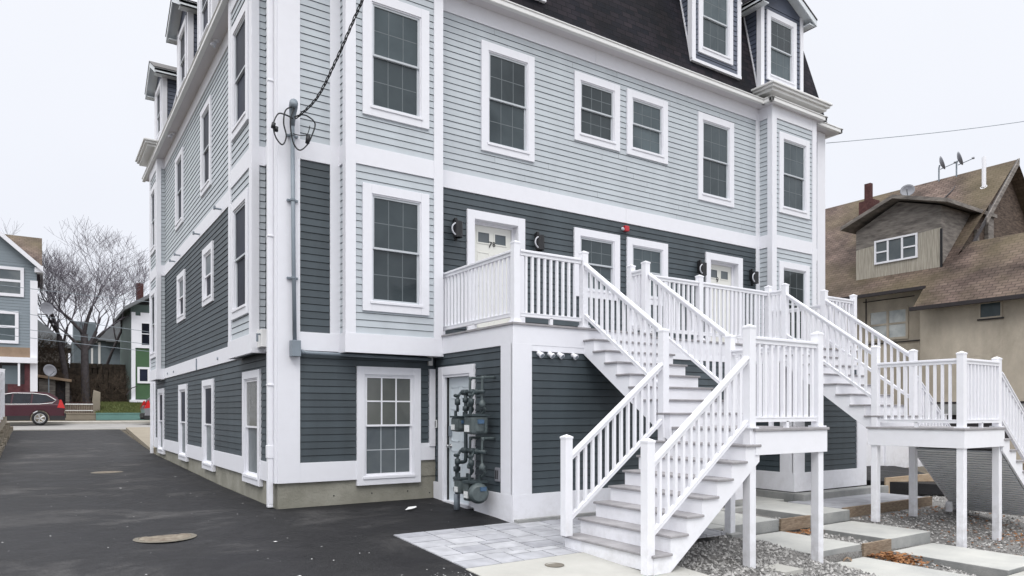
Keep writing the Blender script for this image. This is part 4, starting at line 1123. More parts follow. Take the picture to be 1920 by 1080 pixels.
def flight(parent, P0, down, side, width, z_top, n, run, rise, depth=.40, zcut=None, cladding=False):
    """P0: top nosing at the first side; down/side: plan unit vectors; n risers"""
    P0, dn, sd = Vector((*P0, 0)), Vector((*down, 0)), Vector((*side, 0))
    Z = Vector((0, 0, 1))
    for k in range(1, n):
        z = z_top-k*rise
        mb = MB(); a = P0+dn*((k-1)*run-.035)-sd*.03; b = a+dn*(run+.035); c = b+sd*(width+.06); d = a+sd*(width+.06)
        mb.hexa([p+Z*(z-.03) for p in (a, b, c, d)]+[p+Z*z for p in (a, b, c, d)])
        mb.build('tread', M['tread'], parent, bevel=.008)
    for k in range(1, n+1):
        z1 = z_top-(k-1)*rise-.03; z0 = z_top-k*rise
        mb = MB(); a = P0+dn*((k-1)*run-.045)+sd*.002; b = a+dn*.018; c = b+sd*(width-.004); d = a+sd*(width-.004)
        mb.hexa([p+Z*z0 for p in (a, b, c, d)]+[p+Z*z1 for p in (a, b, c, d)])
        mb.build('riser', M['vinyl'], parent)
    # cut stringers
    zc = zcut if zcut is not None else z_top-n*rise
    prof_ = [(-.03, z_top-.035)]
    for k in range(1, n):
        prof_ += [((k-1)*run-.026, z_top-k*rise-.031), (k*run-.026, z_top-k*rise-.031)]
    prof_.append((prof_[-1][0], zc))
    tn = rise/run
    def zl(s): return z_top-s*tn-depth
    s_hit = (z_top-depth-zc)/tn
    if s_hit < prof_[-1][0]: prof_.append((s_hit, zc))
    else: prof_[-1] = (prof_[-1][0], zl(prof_[-1][0]))
    prof_.append((-.03, zl(-.03)))
    for q in (0.0, width-.035):
        pts = [P0+dn*s+sd*q+Z*z for s, z in prof_]
        b = MB(); n_ = len(pts)
        # build as strips so the stepped outline stays clean
        lows = lambda s: max(zc, zl(s))
        segs = []
        for (s0, z0), (s1, z1) in zip(prof_[:2*n-1], prof_[1:2*n-1]):
            if s1-s0 > 1e-4: segs.append((s0, s1, z1))
        for s0, s1, zt in segs:
            brk = [s0, s1]
            if s0 < s_hit < s1: brk = [s0, s_hit, s1]
            for a_, b_ in zip(brk, brk[1:]):
                A = P0+dn*a_+sd*q; Bq = P0+dn*b_+sd*q; t_ = sd*.035
                b.hexa([A+Z*lows(a_), Bq+Z*lows(b_), Bq+t_+Z*lows(b_), A+t_+Z*lows(a_), A+Z*zt, Bq+Z*zt, Bq+t_+Z*zt, A+t_+Z*zt])
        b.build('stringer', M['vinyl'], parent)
    if cladding:
        A = P0+sd*.04+Z*(zl(0)-.005); L = s_hit if zcut is None else (z_top-depth-zc)/tn
        V = (dn - Z*tn); ln = V.length; V = V/ln
        Nn = V.cross(sd); Nn = Nn if Nn.z < 0 else -Nn
        fr = Fr(A, sd, Nn, V)
        mb = MB(); siding(mb, fr, 0, width-.08, 0, L*ln, e=.075)
        mb.build('underside_cladding', [M['grey'], M['sash']], parent, recalc=False)

# entry deck along the facade
DECK = thing('entry_deck', 'white railed entry deck along the front doors on slate sided boxes', 'deck', (2.7, -2.5, 0))
mb = MB()
for (x0, x1, y0) in ((2.66, 5.46, -2.53), (5.46, 9.02, -2.20), (9.02, 11.56, -2.53)): mb.box(x0+.001, x1, y0, -.04, 2.775, 2.805)
mb.build('decking', M['tread'], DECK)
mb = MB(); mb.box(2.685, 5.44, -2.505, -.3, 2.485, 2.774); mb.box(5.44, 9.04, -2.175, -.05, 2.484, 2.773); mb.box(9.04, 11.54, -2.505, -.05, 2.485, 2.774); mb.box(2.685, 2.75, -.3, -.035, 2.485, 2.774)
mb.build('fascia', M['trim'], DECK, bevel=.003)
ZD = 2.805
for (x, y, sk) in ((2.78, -2.42, ZD), (4.05, -2.45, ZD), (5.38, -2.45, ZD), (5.38, -2.10, ZD), (7.06, -2.12, ZD), (9.06, -2.12, ZD), (9.12, -2.46, ZD), (10.42, -2.46, ZD), (11.48, -2.46, ZD), (2.79, -.09, ZD)):
    post(DECK, x, y, ZD, 4.0 if x > 2.79 or y < -1 else 3.92, skirt=sk)
for A, B in (((2.78, -.14), (2.78, -2.36)), ((2.84, -2.44), (3.99, -2.44)), ((5.38, -2.39), (5.38, -2.16)), ((5.44, -2.11), (7.0, -2.12)), ((7.12, -2.12), (9.0, -2.12)), ((9.07, -2.18), (9.10, -2.40)), ((10.48, -2.46), (11.42, -2.46)), ((11.48, -2.40), (11.48, -.42))):
    railing(DECK, (*A, ZD), (*B, ZD), top=1.085)

def staircase(label, grp, x0, x1, y_top, y_back, y_front, zmid, lower_dir, nlow, zfoot, runU, posts_g, n_up=8):
    S = thing('exterior_staircase', label, 'staircase', (x0, y_front, zfoot), grp)
    riseU = (ZD-zmid)/n_up
    wid = x1-x0
    flight(S, (x0-.03, y_top), (0, -1), (1, 0), wid+.06, ZD, n_up, runU, riseU, depth=.42, zcut=zmid-.25)
    # mid landing
    lx0, lx1 = (x0+.02, x1+.10) if lower_dir < 0 else (x0-.08, x1+.02)
    mb = MB(); mb.box(lx0-.02, lx1+.02, y_front-.10, y_back+.12, zmid-.035, zmid); mb.build('landing_deck', M['tread'], S, bevel=.006)
    mb = MB(); mb.box(lx0, lx1, y_front-.08, y_back+.10, zmid-.32, zmid-.036); mb.build('landing_fascia', M['vinyl'], S, bevel=.004)
    # posts
    for (px, py, zt, zg) in posts_g: post(S, px, py, zg, zt, w=.11, skirt=None)
    for (px, py, zt, zg) in posts_g[2:]:
        mb = MB(); mb.box(px-.08, px+.08, py-.08, py+.08, zmid+.001, zmid+.02); mb.build('post_skirt', M['vinyl'], S)
    rise = (zmid-zfoot)/nlow; run = .25
    if lower_dir < 0:
        flight(S, (x0+.075, y_front-.065), (-1, 0), (0, 1), (y_back-y_front)+.13, zmid, nlow, run, rise, depth=.42, zcut=zfoot-.02)
    else:
        flight(S, (x1+.02, y_front-.065), (1, 0), (0, 1), (y_back-y_front)+.13, zmid, nlow, run, rise, depth=.42, zcut=zfoot-.12, cladding=True)
    # handrails of the upper flight: the walking line joins the nosings
    tU = riseU/runU
    for px in (x0, x1):
        ya, yb = y_top+.0, y_back+.055
        ya = y_top-.01
        railing(S, (px, ya, ZD-tU*(y_top-ya)+.02), (px, yb, ZD-tU*(y_top-yb)+.02), top=.99, bot=.14, sp=.122)
    # handrails of the lower flight
    tL = rise/run
    if lower_dir < 0:
        xs0 = x0+.075; xn = xs0-(nlow-1)*run
        for py, zt in ((y_front, 1.23), (y_back, 1.23)):
            fx = xn+.0
            post(S, fx, py, (zfoot-.02) if py == y_front else zfoot+rise, zfoot+rise+zt, w=.11)
            railing(S, (x0-.055, py, zmid-tL*(xs0-(x0-.055))), (fx+.055, py, zmid-tL*(xs0-fx-.055)), top=.965, bot=.14, sp=.118)
    else:
        xs0 = x1+.02; xn = xs0+(nlow-1)*run
        for py in (y_front, y_back):
            post(S, xn, py, zfoot-.1, zfoot+rise+1.23, w=.11)
            railing(S, (x1+.055, py, zmid-tL*(x1+.055-xs0)), (xn-.055, py, zmid-tL*(xn-.055-xs0)), top=.965, bot=.14, sp=.118)
    # landing guard rails
    a = x0+.055; b_ = x1-.0
    railing(S, (a, y_front, zmid), (x1-.055 if lower_dir > 0 else x1-.0, y_front, zmid), top=1.11, bot=.075, sp=.118)
    if lower_dir < 0: railing(S, (x1, y_front+.055, zmid), (x1, y_back-.055, zmid), top=1.11, bot=.075)
    else: railing(S, (x0, y_front+.055, zmid), (x0, y_back-.055, zmid), top=1.11, bot=.075)
    return S
s1 = staircase('near white staircase with lower flight descending left to the pavers', 'white exterior staircases', 4.05, 5.42, -2.50, -4.16, -5.566, 1.30, -1, 8, -.22, .262,
    [(4.05, -4.157, 2.62, -.3), (5.42, -4.157, 2.62, -.28), (4.05, -5.566, 2.53, -.43), (5.42, -5.566, 2.53, -.55)])
s2 = staircase('far white staircase with lower flight descending right beyond the frame', 'white exterior staircases', 9.12, 10.42, -2.50, -4.27, -5.66, 1.24, 1, 8, -.30, .27,
    [(9.12, -4.27, 2.64, -.42), (10.42, -4.25, 2.64, -.43), (9.12, -5.66, 2.44, -.68), (10.42, -5.63, 2.41, -.67)])
mb = MB(); mb.box(5.27, 5.57, -4.31, -4.01, -.5, -.275)
tag(mb.build('post_footing', M['concside'], None, bevel=.01), 'square concrete footing under the rear landing post of the near staircase', 'footing')
mb = MB(); mb.box(4.2, 4.55, -5.95, -5.6, -.45, -.375); tag(mb.build('concrete_scrap', M['conc'], None), 'thin pale concrete scrap in the gravel right of the near front landing post', 'scrap')
mb = MB(); mb.box(5.5, 5.95, -5.85, -5.55, -.66, -.565); tag(mb.build('concrete_scrap', M['conc'], None), 'pale concrete piece at the foot of the right front landing post', 'scrap')

# white vinyl fences
def vfence(name, lab, A, B, h, posts, m, z=H):
    A, B = Vector((*A, 0)), Vector((*B, 0))
    t = thing(name, lab, 'fence', (A.x, A.y, z(A.x, A.y)))
    d = (B-A)
    n = posts
    for k in range(n+1):
        p = A.lerp(B, k/n); zz = z(p.x, p.y)
        mb = MB(); mb.box(p.x-.065, p.x+.065, p.y-.065, p.y+.065, zz-.1, zz+h+.06); mb.box(p.x-.08, p.x+.08, p.y-.08, p.y+.08, zz+h+.06, zz+h+.10); mb.build('post', M['vinyl'], t)
        if k < n:
            q = A.lerp(B, (k+1)/n); zq = z(q.x, q.y)
            mb = MB(); P, Q = Vector((p.x, p.y, zz)), Vector((q.x, q.y, zq)); mb.bar(P, Q, .03, .1, h-.05)
            mb.bar(P, Q, .05, h-.1, h); mb.bar(P, Q, .05, .05, .16); mb.bar(P, Q, .055, h*.58, h*.58+.09)
            mb.build('panel', m, t)
    return t
vfence('vinyl_fence', 'white vinyl panel fence beyond the far staircase beside the house', (14.4, .4), (21.5, .4), 1.75, 4, M['vinyl'], lambda x, y: -.42)
vfence('driveway_fence', 'white vinyl fence on the stone edging left of the driveway', (-4.32, 14.2), (-4.36, 26), 1.9, 6, M['vinyl'], lambda x, y: H(x, y)+.62)
mb = MB(); rnd = random.Random(4)
for k in range(60):
    y = 5.5+k*.35; h = H(-4.2, y)
    mb.box(-4.30+rnd.uniform(0, .05), -4.03+rnd.uniform(-.01, .03)-(.0), y+.01, y+.335, h-.1, h+.13+rnd.uniform(-.03, .05))
    mb.box(-4.42, -4.13+rnd.uniform(-.03, .04), y+.08, y+.40, h+.1, h+.30+rnd.uniform(-.05, .08))
    mb.box(-4.6, -4.24, y, y+.35, h+.2, h+.60)
tag(mb.build('stone_edging', M['beige'], None), 'low rough stone edging along the left side of the driveway', 'retaining wall')

# ---------------------------------------------------------------- neighbour on the right
NB = thing('tan_house', 'old tan stucco house with brown shingle roof and boarded dormer at right', 'house', (23.2, -10, -.4))
mb = MB(); mb.box(23.2, 33, -12, 2.0, -1, 5.6); mb.box(24.4, 33, 2.0, 14, -1, 6.6)
mb.build('stucco_wall', M['stucco'], NB)
def rp(X, off=0): return X-17.6+off
mb = MB()
def roofquad(pts, uvf): mb.poly(pts, 0, [uvf(p) for p in pts])
uvr = lambda p: (p[1], p[0]*1.414)
roofquad([(23.65, 1.55, rp(23.65)), (29.05, 1.2, rp(29.05)), (29.05, 16, rp(29.05)), (23.65, 16, rp(23.65))], uvr)
roofquad([(22.8, -12, rp(22.8)), (25.3, -12, rp(25.3)), (25.3, 1.2, rp(25.3)), (23.7, 2.05, rp(23.7)+.01), (22.8, 2.05, rp(22.8))], uvr)
roofquad([(29.05, 1.2, rp(29.05)), (34.5, 1.2, rp(29.05)-5.45), (34.5, 16, rp(29.05)-5.45), (29.05, 16, rp(29.05))], lambda p: (p[1], p[0]*1.414))
roofquad([(25.3, -12, rp(25.3)), (34, -12, 7.9), (34, 1.2, 7.9), (25.3, 1.2, rp(25.3))], uvr)
mb.build('roof', M['brownroof'], NB, recalc=False)
mb = MB(); mb.poly([(25.2, 1.65, 7.5), (25.2, 1.65, rp(25.2)), (29.05, 1.65, rp(29.05)-.05), (32.9, 1.65, rp(29.05)-3.9), (32.9, 1.65, 7.5)]); mb.build('gable_wall', M['brownshake'], NB, recalc=False)
mb = MB()
mb.bar((22.74, -12, rp(22.8)), (22.74, 2.12, rp(22.8)), .14, -.12, .01); mb.bar((23.58, 2.0, rp(23.65)), (23.58, 16, rp(23.65)), .12, -.12, .0)
mb.bar((25.3, 1.18, rp(25.3)), (29.05, 1.18, rp(29.05)), .05, -.16, .02)
mb.build('gutter', M['darkmetal'], NB)
mb = MB(); mb.bar((26.3, 1.14, rp(26.3)), (29.05, 1.14, rp(29.05)), .04, -.22, .03); mb.box(27.3, 27.75, 1.5, 1.64, 7.8, 9.5); mb.box(26.45, 26.6, 1.52, 1.64, 7.8, 8.4)
mb.build('rake_board', M['planks'], NB)
# dormer of the neighbour
f = Fr((24.4, 0, 0), (0, 1, 0), (-1, 0, 0))
mb = MB(); mb.poly([f.p(1.85, 6.55), f.p(5.1, 6.8), f.p(5.1, 8.0), f.p(1.85, 8.25)])
dn = mb.build('dormer', M['tanboard'], NB, recalc=False)
mb = MB(); mb.poly([f.p(1.85, 8.25), f.p(5.1, 8.0), f.p(5.1, 8.75), f.p(3.4, 9.55), f.p(1.85, 9.05)]); mb.poly([(24.4, 1.85, 6.5), (24.4, 1.85, 9.05), (27.2, 1.85, 9.1)]); mb.poly([(24.4, 5.1, 6.7), (24.4, 5.1, 8.75), (26.6, 5.1, 8.9)])
mb.build('upper_boards', M['planks'], dn, recalc=False)
mb = MB()
mb.prism([f.p(5.5, 8.83, .45), f.p(3.4, 9.62, .45), f.p(3.4, 9.76, .45), f.p(5.5, 8.97, .45)], (3.9, 0, 0)); mb.prism([f.p(3.4, 9.62, .45), f.p(1.42, 9.0, .45), f.p(1.42, 9.14, .45), f.p(3.4, 9.76, .45)], (3.9, 0, 0))
mb.build('dormer_roof', M['planks'], dn)
mb = MB(); mb.fbox(f, 1.8, 1.88, 6.5, 8.2, 0, .03); mb.build('corner_gap', M['black'], dn)
def simple_window(parent, f, u0, u1, v0, v1, frame_m, pane_m, bars=(), t=.06, name='window', hbar=()):
    mb = MB()
    for q in ((u0, u0+t, v0, v1), (u1-t, u1, v0, v1), (u0+t, u1-t, v1-t, v1), (u0+t, u1-t, v0, v0+t)): mb.fbox(f, *q, 0, .05)
    for b in bars: mb.fbox(f, b-t/2, b+t/2, v0+t, v1-t, 0, .045)
    for (a, b, z) in hbar: mb.fbox(f, a, b, z-t*.4, z+t*.4, 0, .04)
    w = mb.build(name, frame_m, parent)
    mb = MB(); mb.fbox(f, u0+t*.5, u1-t*.5, v0+t*.5, v1-t*.5, 0, .015); mb.build('pane', pane_m, w)
    return w
simple_window(dn, f, 2.68, 4.33, 7.29, 8.22, M['trim'], M['screen'], (3.25, 3.80), .07, hbar=((2.68, 3.25, 7.75), (3.80, 4.33, 7.75)))
fw = Fr((24.4, 0, 0), (0, 1, 0), (-1, 0, 0))
M['paleglass'] = mat_glass('pale_curtained_glass', (.30, .33, .34), .2, (.48, .50, .49), .4)
simple_window(NB, fw, 3.02, 4.58, 4.28, 5.50, M['stucco'], M['paleglass'], (3.8,), .09, hbar=((3.02, 4.58, 4.9),))
mb = MB(); mb.fbox(fw, 1.9, 4.7, 4.16, 4.20, 0, .05); mb.fbox(fw, 2.8, 4.8, 5.85, 5.88, 0, .03); mb.fbox(fw, 4.66, 4.70, 4.3, 6.0, 0, .02); mb.build('sill_crack', M['darkmetal'], NB)
fs = Fr((23.2, 0, 0), (0, 1, 0), (-1, 0, 0))
simple_window(NB, fs, -.62, .08, 4.60, 5.15, M['stucco'], M['glass'], (), .05)
mb = MB(); mb.fbox(fs, -.66, .12, 4.55, 4.60, 0, .06); mb.fbox(fs, -6, 2.0, 1.78, 1.84, 0, .10); mb.build('flashing', M['darkmetal'], NB)
mb = MB(); mb.fbox(fs, -6, 2.0, 1.40, 1.76, .0, .22); mb.build('concrete_ledge', M['concside'], NB)
mb = MB(); mb.fbox(fs, -6, 1.9, .6, 1.39, -.01, .02); mb.build('basement_opening', M['porch'], NB)
mb = MB(); rnd = random.Random(12)
for rr_, oo_ in ((.62, .008), (.40, .014)):
    mb.poly([fs.p(-.15+rr_*rnd.uniform(.75, 1.15)*math.cos(k*.3927), 3.75+rr_*.8*rnd.uniform(.75, 1.15)*math.sin(k*.3927), oo_) for k in range(16)])
mb.build('stucco_patch', M['stucco'], NB)
mb = MB(); mb.box(27.75, 28.25, 6.27, 6.95, 9.5, 10.95); mb.box(27.9, 28.1, 6.5, 6.78, 10.95, 11.75); mb.build('chimney', M['brickred'], NB)
mb = MB(); mb.tube([(28, 1.95, 10.35), (28, 1.95, 11.55)], .075, 10); mb.lathe((28, 1.95, 10.35), (-.7, 0, .7), [(-.02, .22), (.02, .2), (.04, .1)], 12); mb.build('vent_pipe', M['vinyl'], NB)
mb = MB(); mb.tube(curve_pts([(29.0, 3.38, 11.3), (28.2, 3.2, 10.6), (27.0, 3.7, 9.6), (26.4, 4.0, 9.3)]), .03, 6); mb.build('cable', M['darkmetal'], NB)

def dish(x, y, z, face, r, pole, lab, grp):
    t = thing('satellite_dish', lab, 'satellite dish', (x, y, z-pole), grp)
    f = Vector(face).normalized()
    b = MB(); b.lathe((x, y, z), f, [(0.0, .0), (.01, r*.4), (.05, r*.8), (.09, r), (.095, r), (.055, r*.79), (.005, r*.3), (-.01, .0)], 20); b.build('reflector', M['dish'], t, smooth=True)
    b = MB(); b.tube([(x-f.x*.02, y-f.y*.02, z-r*.2), (x-f.x*.05, y-f.y*.05, z-r*.6), (x-f.x*.05, y-f.y*.05, z-pole)], .03, 8); b.build('mast', M['conduit'], t)
    b = MB(); e = Vector((x, y, z-r*.7))+f*.62; e.z = z-r*.1; b.tube([(x, y, z-r*.8), tuple(e)], .018, 6); b.build('feed_arm', M['conduit'], t)
    b = MB(); b.tube([tuple(e), tuple(e-f*.1+Vector((0, 0, .03)))], [.05, .04], 8); b.build('feed_horn', M['dish'], t)
    return t
dish(29.0, 4.06, 12.1, (.45, -.77, .3), .30, .8, 'left one of the two grey satellite dishes on the brown ridge', 'dishes on the ridge')
dish(29.0, 3.36, 12.08, (.45, -.77, .3), .30, .8, 'right one of the two grey satellite dishes on the brown ridge', 'dishes on the ridge')
dish(27.3, 4.55, 10.75, (-.9, -.4, .3), .28, .75, 'pale satellite dish standing lower on the brown roof above the boarded dormer', 'dishes on the ridge')

# ---------------------------------------------------------------- street background, left
GH = thing('blue_grey_house', 'blue grey clapboard house with brown roof across the street at far left', 'house', (-7, 36, .9))
f = Fr((0, 36, 0), (1, 0, 0), (0, -1, 0))
mb = MB(); mb.box(-14, -3.2, 36.1, 44, 0, 9.5); mb.build('wall_core', M['porch'], GH)
siding_obj('siding', f, -14, -3.2, 5.0, 9.6, M['bluehouse'], GH, e=.16)
mb = MB(); mb.poly([f.p(-14, 9.6, .01), f.p(-3.3, 9.6, .01), f.p(-5.2, 11.5, .01), f.p(-14, 11.5, .01)]); mb.build('gable_wall', M['bluehouse'], GH, recalc=False)
mb = MB()
mb.poly([(-5.4, 35.6, 11.65), (-2.95, 35.6, 9.45), (-2.95, 36.4, 9.55), (-2.95, 39, 11.7), (-5.4, 39, 11.7)], 0, [(0, 0), (3, 0), (3, 1), (3, 3), (0, 3)])
mb.poly([(-14, 39, 11.7), (-2.95, 39, 11.7), (-2.95, 44, 9.5), (-14, 44, 9.5)], 0, [(0, 0), (11, 0), (11, 5), (0, 5)])
mb.build('roof', M['rustroof'] if 'rustroof' in M else M['brownroof'], GH, recalc=False)
mb = MB(); mb.prism([(-5.4, 35.55, 11.40), (-2.9, 35.55, 9.15), (-2.9, 35.55, 9.42), (-5.4, 35.55, 11.68)], (0, .1, 0))
mb.fbox(f, -3.50, -3.16, .9, 8.7, 0, .06); mb.fbox(f, -3.3, -2.9, 9.15, 9.4, -.4, .3); mb.box(-3.05, -2.9, 35.6, 44, 9.3, 9.5)
mb.fbox(f, -14, -3.16, 4.15, 4.45, -.1, .35); mb.fbox(f, -6.2, -6.0, .9, 4.2, 0, .1); mb.fbox(f, -4.05, -3.95, 2.9, 4.2, .2, .3)
mb.build('trim', M['trim'], GH)
mb = MB(); mb.fbox(f, -14, -3.5, 4.45, 5.0, 0, .05); mb.build('tan_band', M['tanpanel'], GH)
mb = MB(); mb.fbox(f, -14, -3.5, .8, 4.15, -.03, .01); mb.build('porch_recess', M['porch'], GH)
mb = MB(); mb.fbox(f, -4.5, -3.5, .9, 3.0, 0, .04); mb.fbox(f, -3.75, -3.5, .9, 4.1, .01, .06); mb.build('porch_wall', M['reddish'], GH)
mb = MB(); mb.fbox(f, -4.75, -4.0, 3.0, 4.0, 0, .03); mb.build('porch_panel', M['greyhouse'], GH)
f = Fr((0, 35.97, 0), (1, 0, 0), (0, -1, 0))
simple_window(GH, f, -5.5, -3.78, 7.75, 9.35, M['trim'], M['screen'], (), .16, hbar=((-5.5, -3.85, 8.6),))
simple_window(GH, f, -5.7, -4.02, 5.2, 6.95, M['trim'], M['glass'], (), .16, hbar=((-5.7, -4.02, 6.1),))
mb = MB(); mb.lathe((-2.75, 35.9, 7.2), (.5, -1, .2), [(0, 0), (.03, .25), (.07, .36), (.075, .36), (.03, .2)], 16)
mb.tube([(-2.75, 35.95, 7.2), (-2.8, 36.1, 6.9), (-3.25, 36.1, 6.9)], .035, 6)
mb.build('dish', M['dish'], GH)

GR = thing('green_house', 'bright green and white house across the street, partly hidden by the corner', 'house', (3, 38, 2))
f = Fr((0, 38, 0), (1, 0, 0), (0, -1, 0))
mb = MB(); mb.box(1.58, 9, 38.05, 45, 1.9, 8.1); mb.build('side_wall', M['greengrey'], GR)
mb = MB(); mb.fbox(f, 1.80, 9, 2.3, 5.4, 0, .05); mb.build('green_panel', M['green'], GR)
mb = MB(); mb.fbox(f, 1.60, 1.82, 2.2, 7.6, 0, .1); mb.fbox(f, 1.82, 9, 5.42, 5.55, 0, .12); mb.fbox(f, 1.82, 2.1, 5.55, 7.4, 0, .09); mb.fbox(f, 1.5, 9, 2.08, 2.24, -.2, .3); mb.fbox(f, 2.1, 9, 7.0, 7.6, 0, .09)
mb.build('trim', M['trim'], GR)
f = Fr((0, 37.93, 0), (1, 0, 0), (0, -1, 0))
simple_window(GR, f, 1.92, 3.3, 3.25, 4.25, M['trim'], M['glass2'], (2.55,), .13)
simple_window(GR, f, 2.1, 3.6, 5.56, 7.0, M['trim'], M['glass2'], (), .06, hbar=((2.1, 3.6, 6.3),))
mb = MB(); mb.prism([(1.2, 37.3, 7.65), (4.8, 37.3, 9.9), (8.4, 37.3, 7.65), (8.4, 37.3, 7.85), (4.8, 37.3, 10.15), (1.2, 37.3, 7.85)], (0, 8, 0)); mb.build('roof', M['greyroof'], GR)
mb = MB(); mb.box(2.2, 2.6, 41, 41.5, 8.0, 9.9); mb.build('chimney', M['brickred'], GR)
mb = MB(); mb.tube([(1.9, 37.8, 3.05), (1.6, 37.7, 2.95), (1.3, 37.6, 2.5)], .03, 6); mb.build('pipe', M['darkmetal'], GR)

MH = thing('hazy_grey_house', 'hazy grey house with steep roofs on the bank behind the bare trees', 'house', (1, 50, 4.2))
mb = MB(); mb.box(-1.0, 7, 50, 57, 4.2, 6.9); mb.box(-1.0, .4, 49.6, 52, 6.7, 8.1); mb.build('wall', M['greyhouse'], MH)
mb = MB(); mb.prism([(.3, 49.7, 6.8), (2.9, 49.7, 9.7), (5.6, 49.7, 6.8)], (0, 8, 0)); mb.prism([(1.0, 49.2, 6.7), (1.9, 49.2, 7.8), (2.8, 49.2, 6.7)], (0, 1, 0)); mb.build('roof', M['greyroof'], MH)
mb = MB(); mb.box(.55, .70, 49.95, 50, 4.4, 6.7); mb.box(.1, .22, 49.94, 50, 4.9, 6.2); mb.box(2.2, 2.3, 49.94, 50, 4.8, 6.3); mb.box(-1.1, .5, 49.9, 50, 6.62, 6.78); mb.build('trim', M['gutter'], MH)
BH = thing('distant_grey_house', 'low dark house behind the leftmost bare branches', 'house', (-4, 55, 4.2))
mb = MB(); mb.box(-7, -1.2, 55, 60, 4.2, 6.6); mb.build('wall', M['planks'], BH)
mb = MB(); mb.prism([(-7.4, 54.6, 6.5), (-3.2, 54.6, 8.6), (-.8, 54.6, 6.5)], (0, 6, 0)); mb.build('roof', M['greyroof'], BH)

mb = MB(); mb.box(-2.5, -.44, 35.1, 35.3, .8, 1.36); mb.box(-2.52, -.43, 35.07, 35.33, 1.36, 1.42); tag(mb.build('beige_wall', M['beige'], None), 'low beige garden wall beside the rear bumper of the maroon car', 'wall')
mb = MB(); mb.box(-.43, 9, 35.05, 35.3, .8, 1.38); mb.box(-.43, 9, 35.02, 35.33, 1.38, 1.44); tag(mb.build('teal_wall', M['teal'], None), 'low teal painted garden wall below the lawn across the street', 'wall')
# bank of stones and brush
mb = MB(); rnd = random.Random(2)
for i in range(26):
    for j in range(9):
        x = -4.5+i*.30; z = 1.7+j*.32
        mb.box(x+rnd.uniform(-.05, .05), x+.28, 40.2+j*.13+rnd.uniform(-.1, .1), 42.8, z, z+.30)
tag(mb.build('stone_bank', M['rock'], None), 'dark stone bank rising behind the lawn and bare trees', 'retaining wall')
mb = MB(); mb.box(-3.1, -1.55, 38.2, 40, 3.35, 3.52); o = mb.build('shed_roof_board', M['tanpanel'], None)
bpy.data.objects.remove(o)
SH = thing('lean_to_shed', 'small dark lean-to with rusty roof edge behind the maroon car', 'shed', (-2.4, 38.2, 1.9))
mb = MB(); mb.hexa([(-3.2, 38.1, 3.5), (-1.5, 38.1, 3.25), (-1.5, 40, 3.3), (-3.2, 40, 3.6), (-3.2, 38.1, 3.66), (-1.5, 38.1, 3.4), (-1.5, 40, 3.45), (-3.2, 40, 3.75)]); mb.build('roof', M['tanpanel'], SH)
mb = MB(); mb.box(-3.1, -2.3, 38.3, 40, 1.8, 3.4); mb.box(-1.8, -1.6, 38.3, 38.5, 1.8, 3.3); mb.build('wall', M['planks'], SH)
mb = MB(); mb.box(-2.3, -1.8, 38.6, 40, 1.8, 3.25); mb.build('opening', M['porch'], SH)
t = dish(-2.62, 36.6, 3.8, (.5, -1, .25), .36, 1.9, 'round white satellite dish on a pole behind the maroon car', None)
FE = thing('iron_fence', 'low rusty iron fence on the beige wall between car and stone pillar', 'fence', (-1.9, 35.5, 1.4))
mb = MB()
for k in range(16):
    x = -1.85+k*.085; mb.tube([(x, 35.5, 1.4), (x, 35.5, 2.05)], .014, 5)
mb.build('bars', M['brickred'], FE)
mb = MB(); mb.bar((-1.88, 35.5, 1.9), (-.55, 35.5, 1.9), .04, 0, .05); mb.bar((-1.88, 35.5, 1.55), (-.55, 35.5, 1.55), .04, 0, .04); mb.build('rail', M['gutter'], FE)
mb = MB(); mb.hexa([(-.62, 36.0, 1.3), (-.18, 36.0, 1.3), (-.18, 36.3, 1.3), (-.62, 36.3, 1.3), (-.5, 36.0, 2.75), (-.15, 36.0, 2.62), (-.15, 36.3, 2.62), (-.5, 36.3, 2.75)])
tag(mb.build('stone_pillar', M['beige'], None, bevel=.03), 'leaning grey stone pillar beside the iron fence across the street', 'pillar')

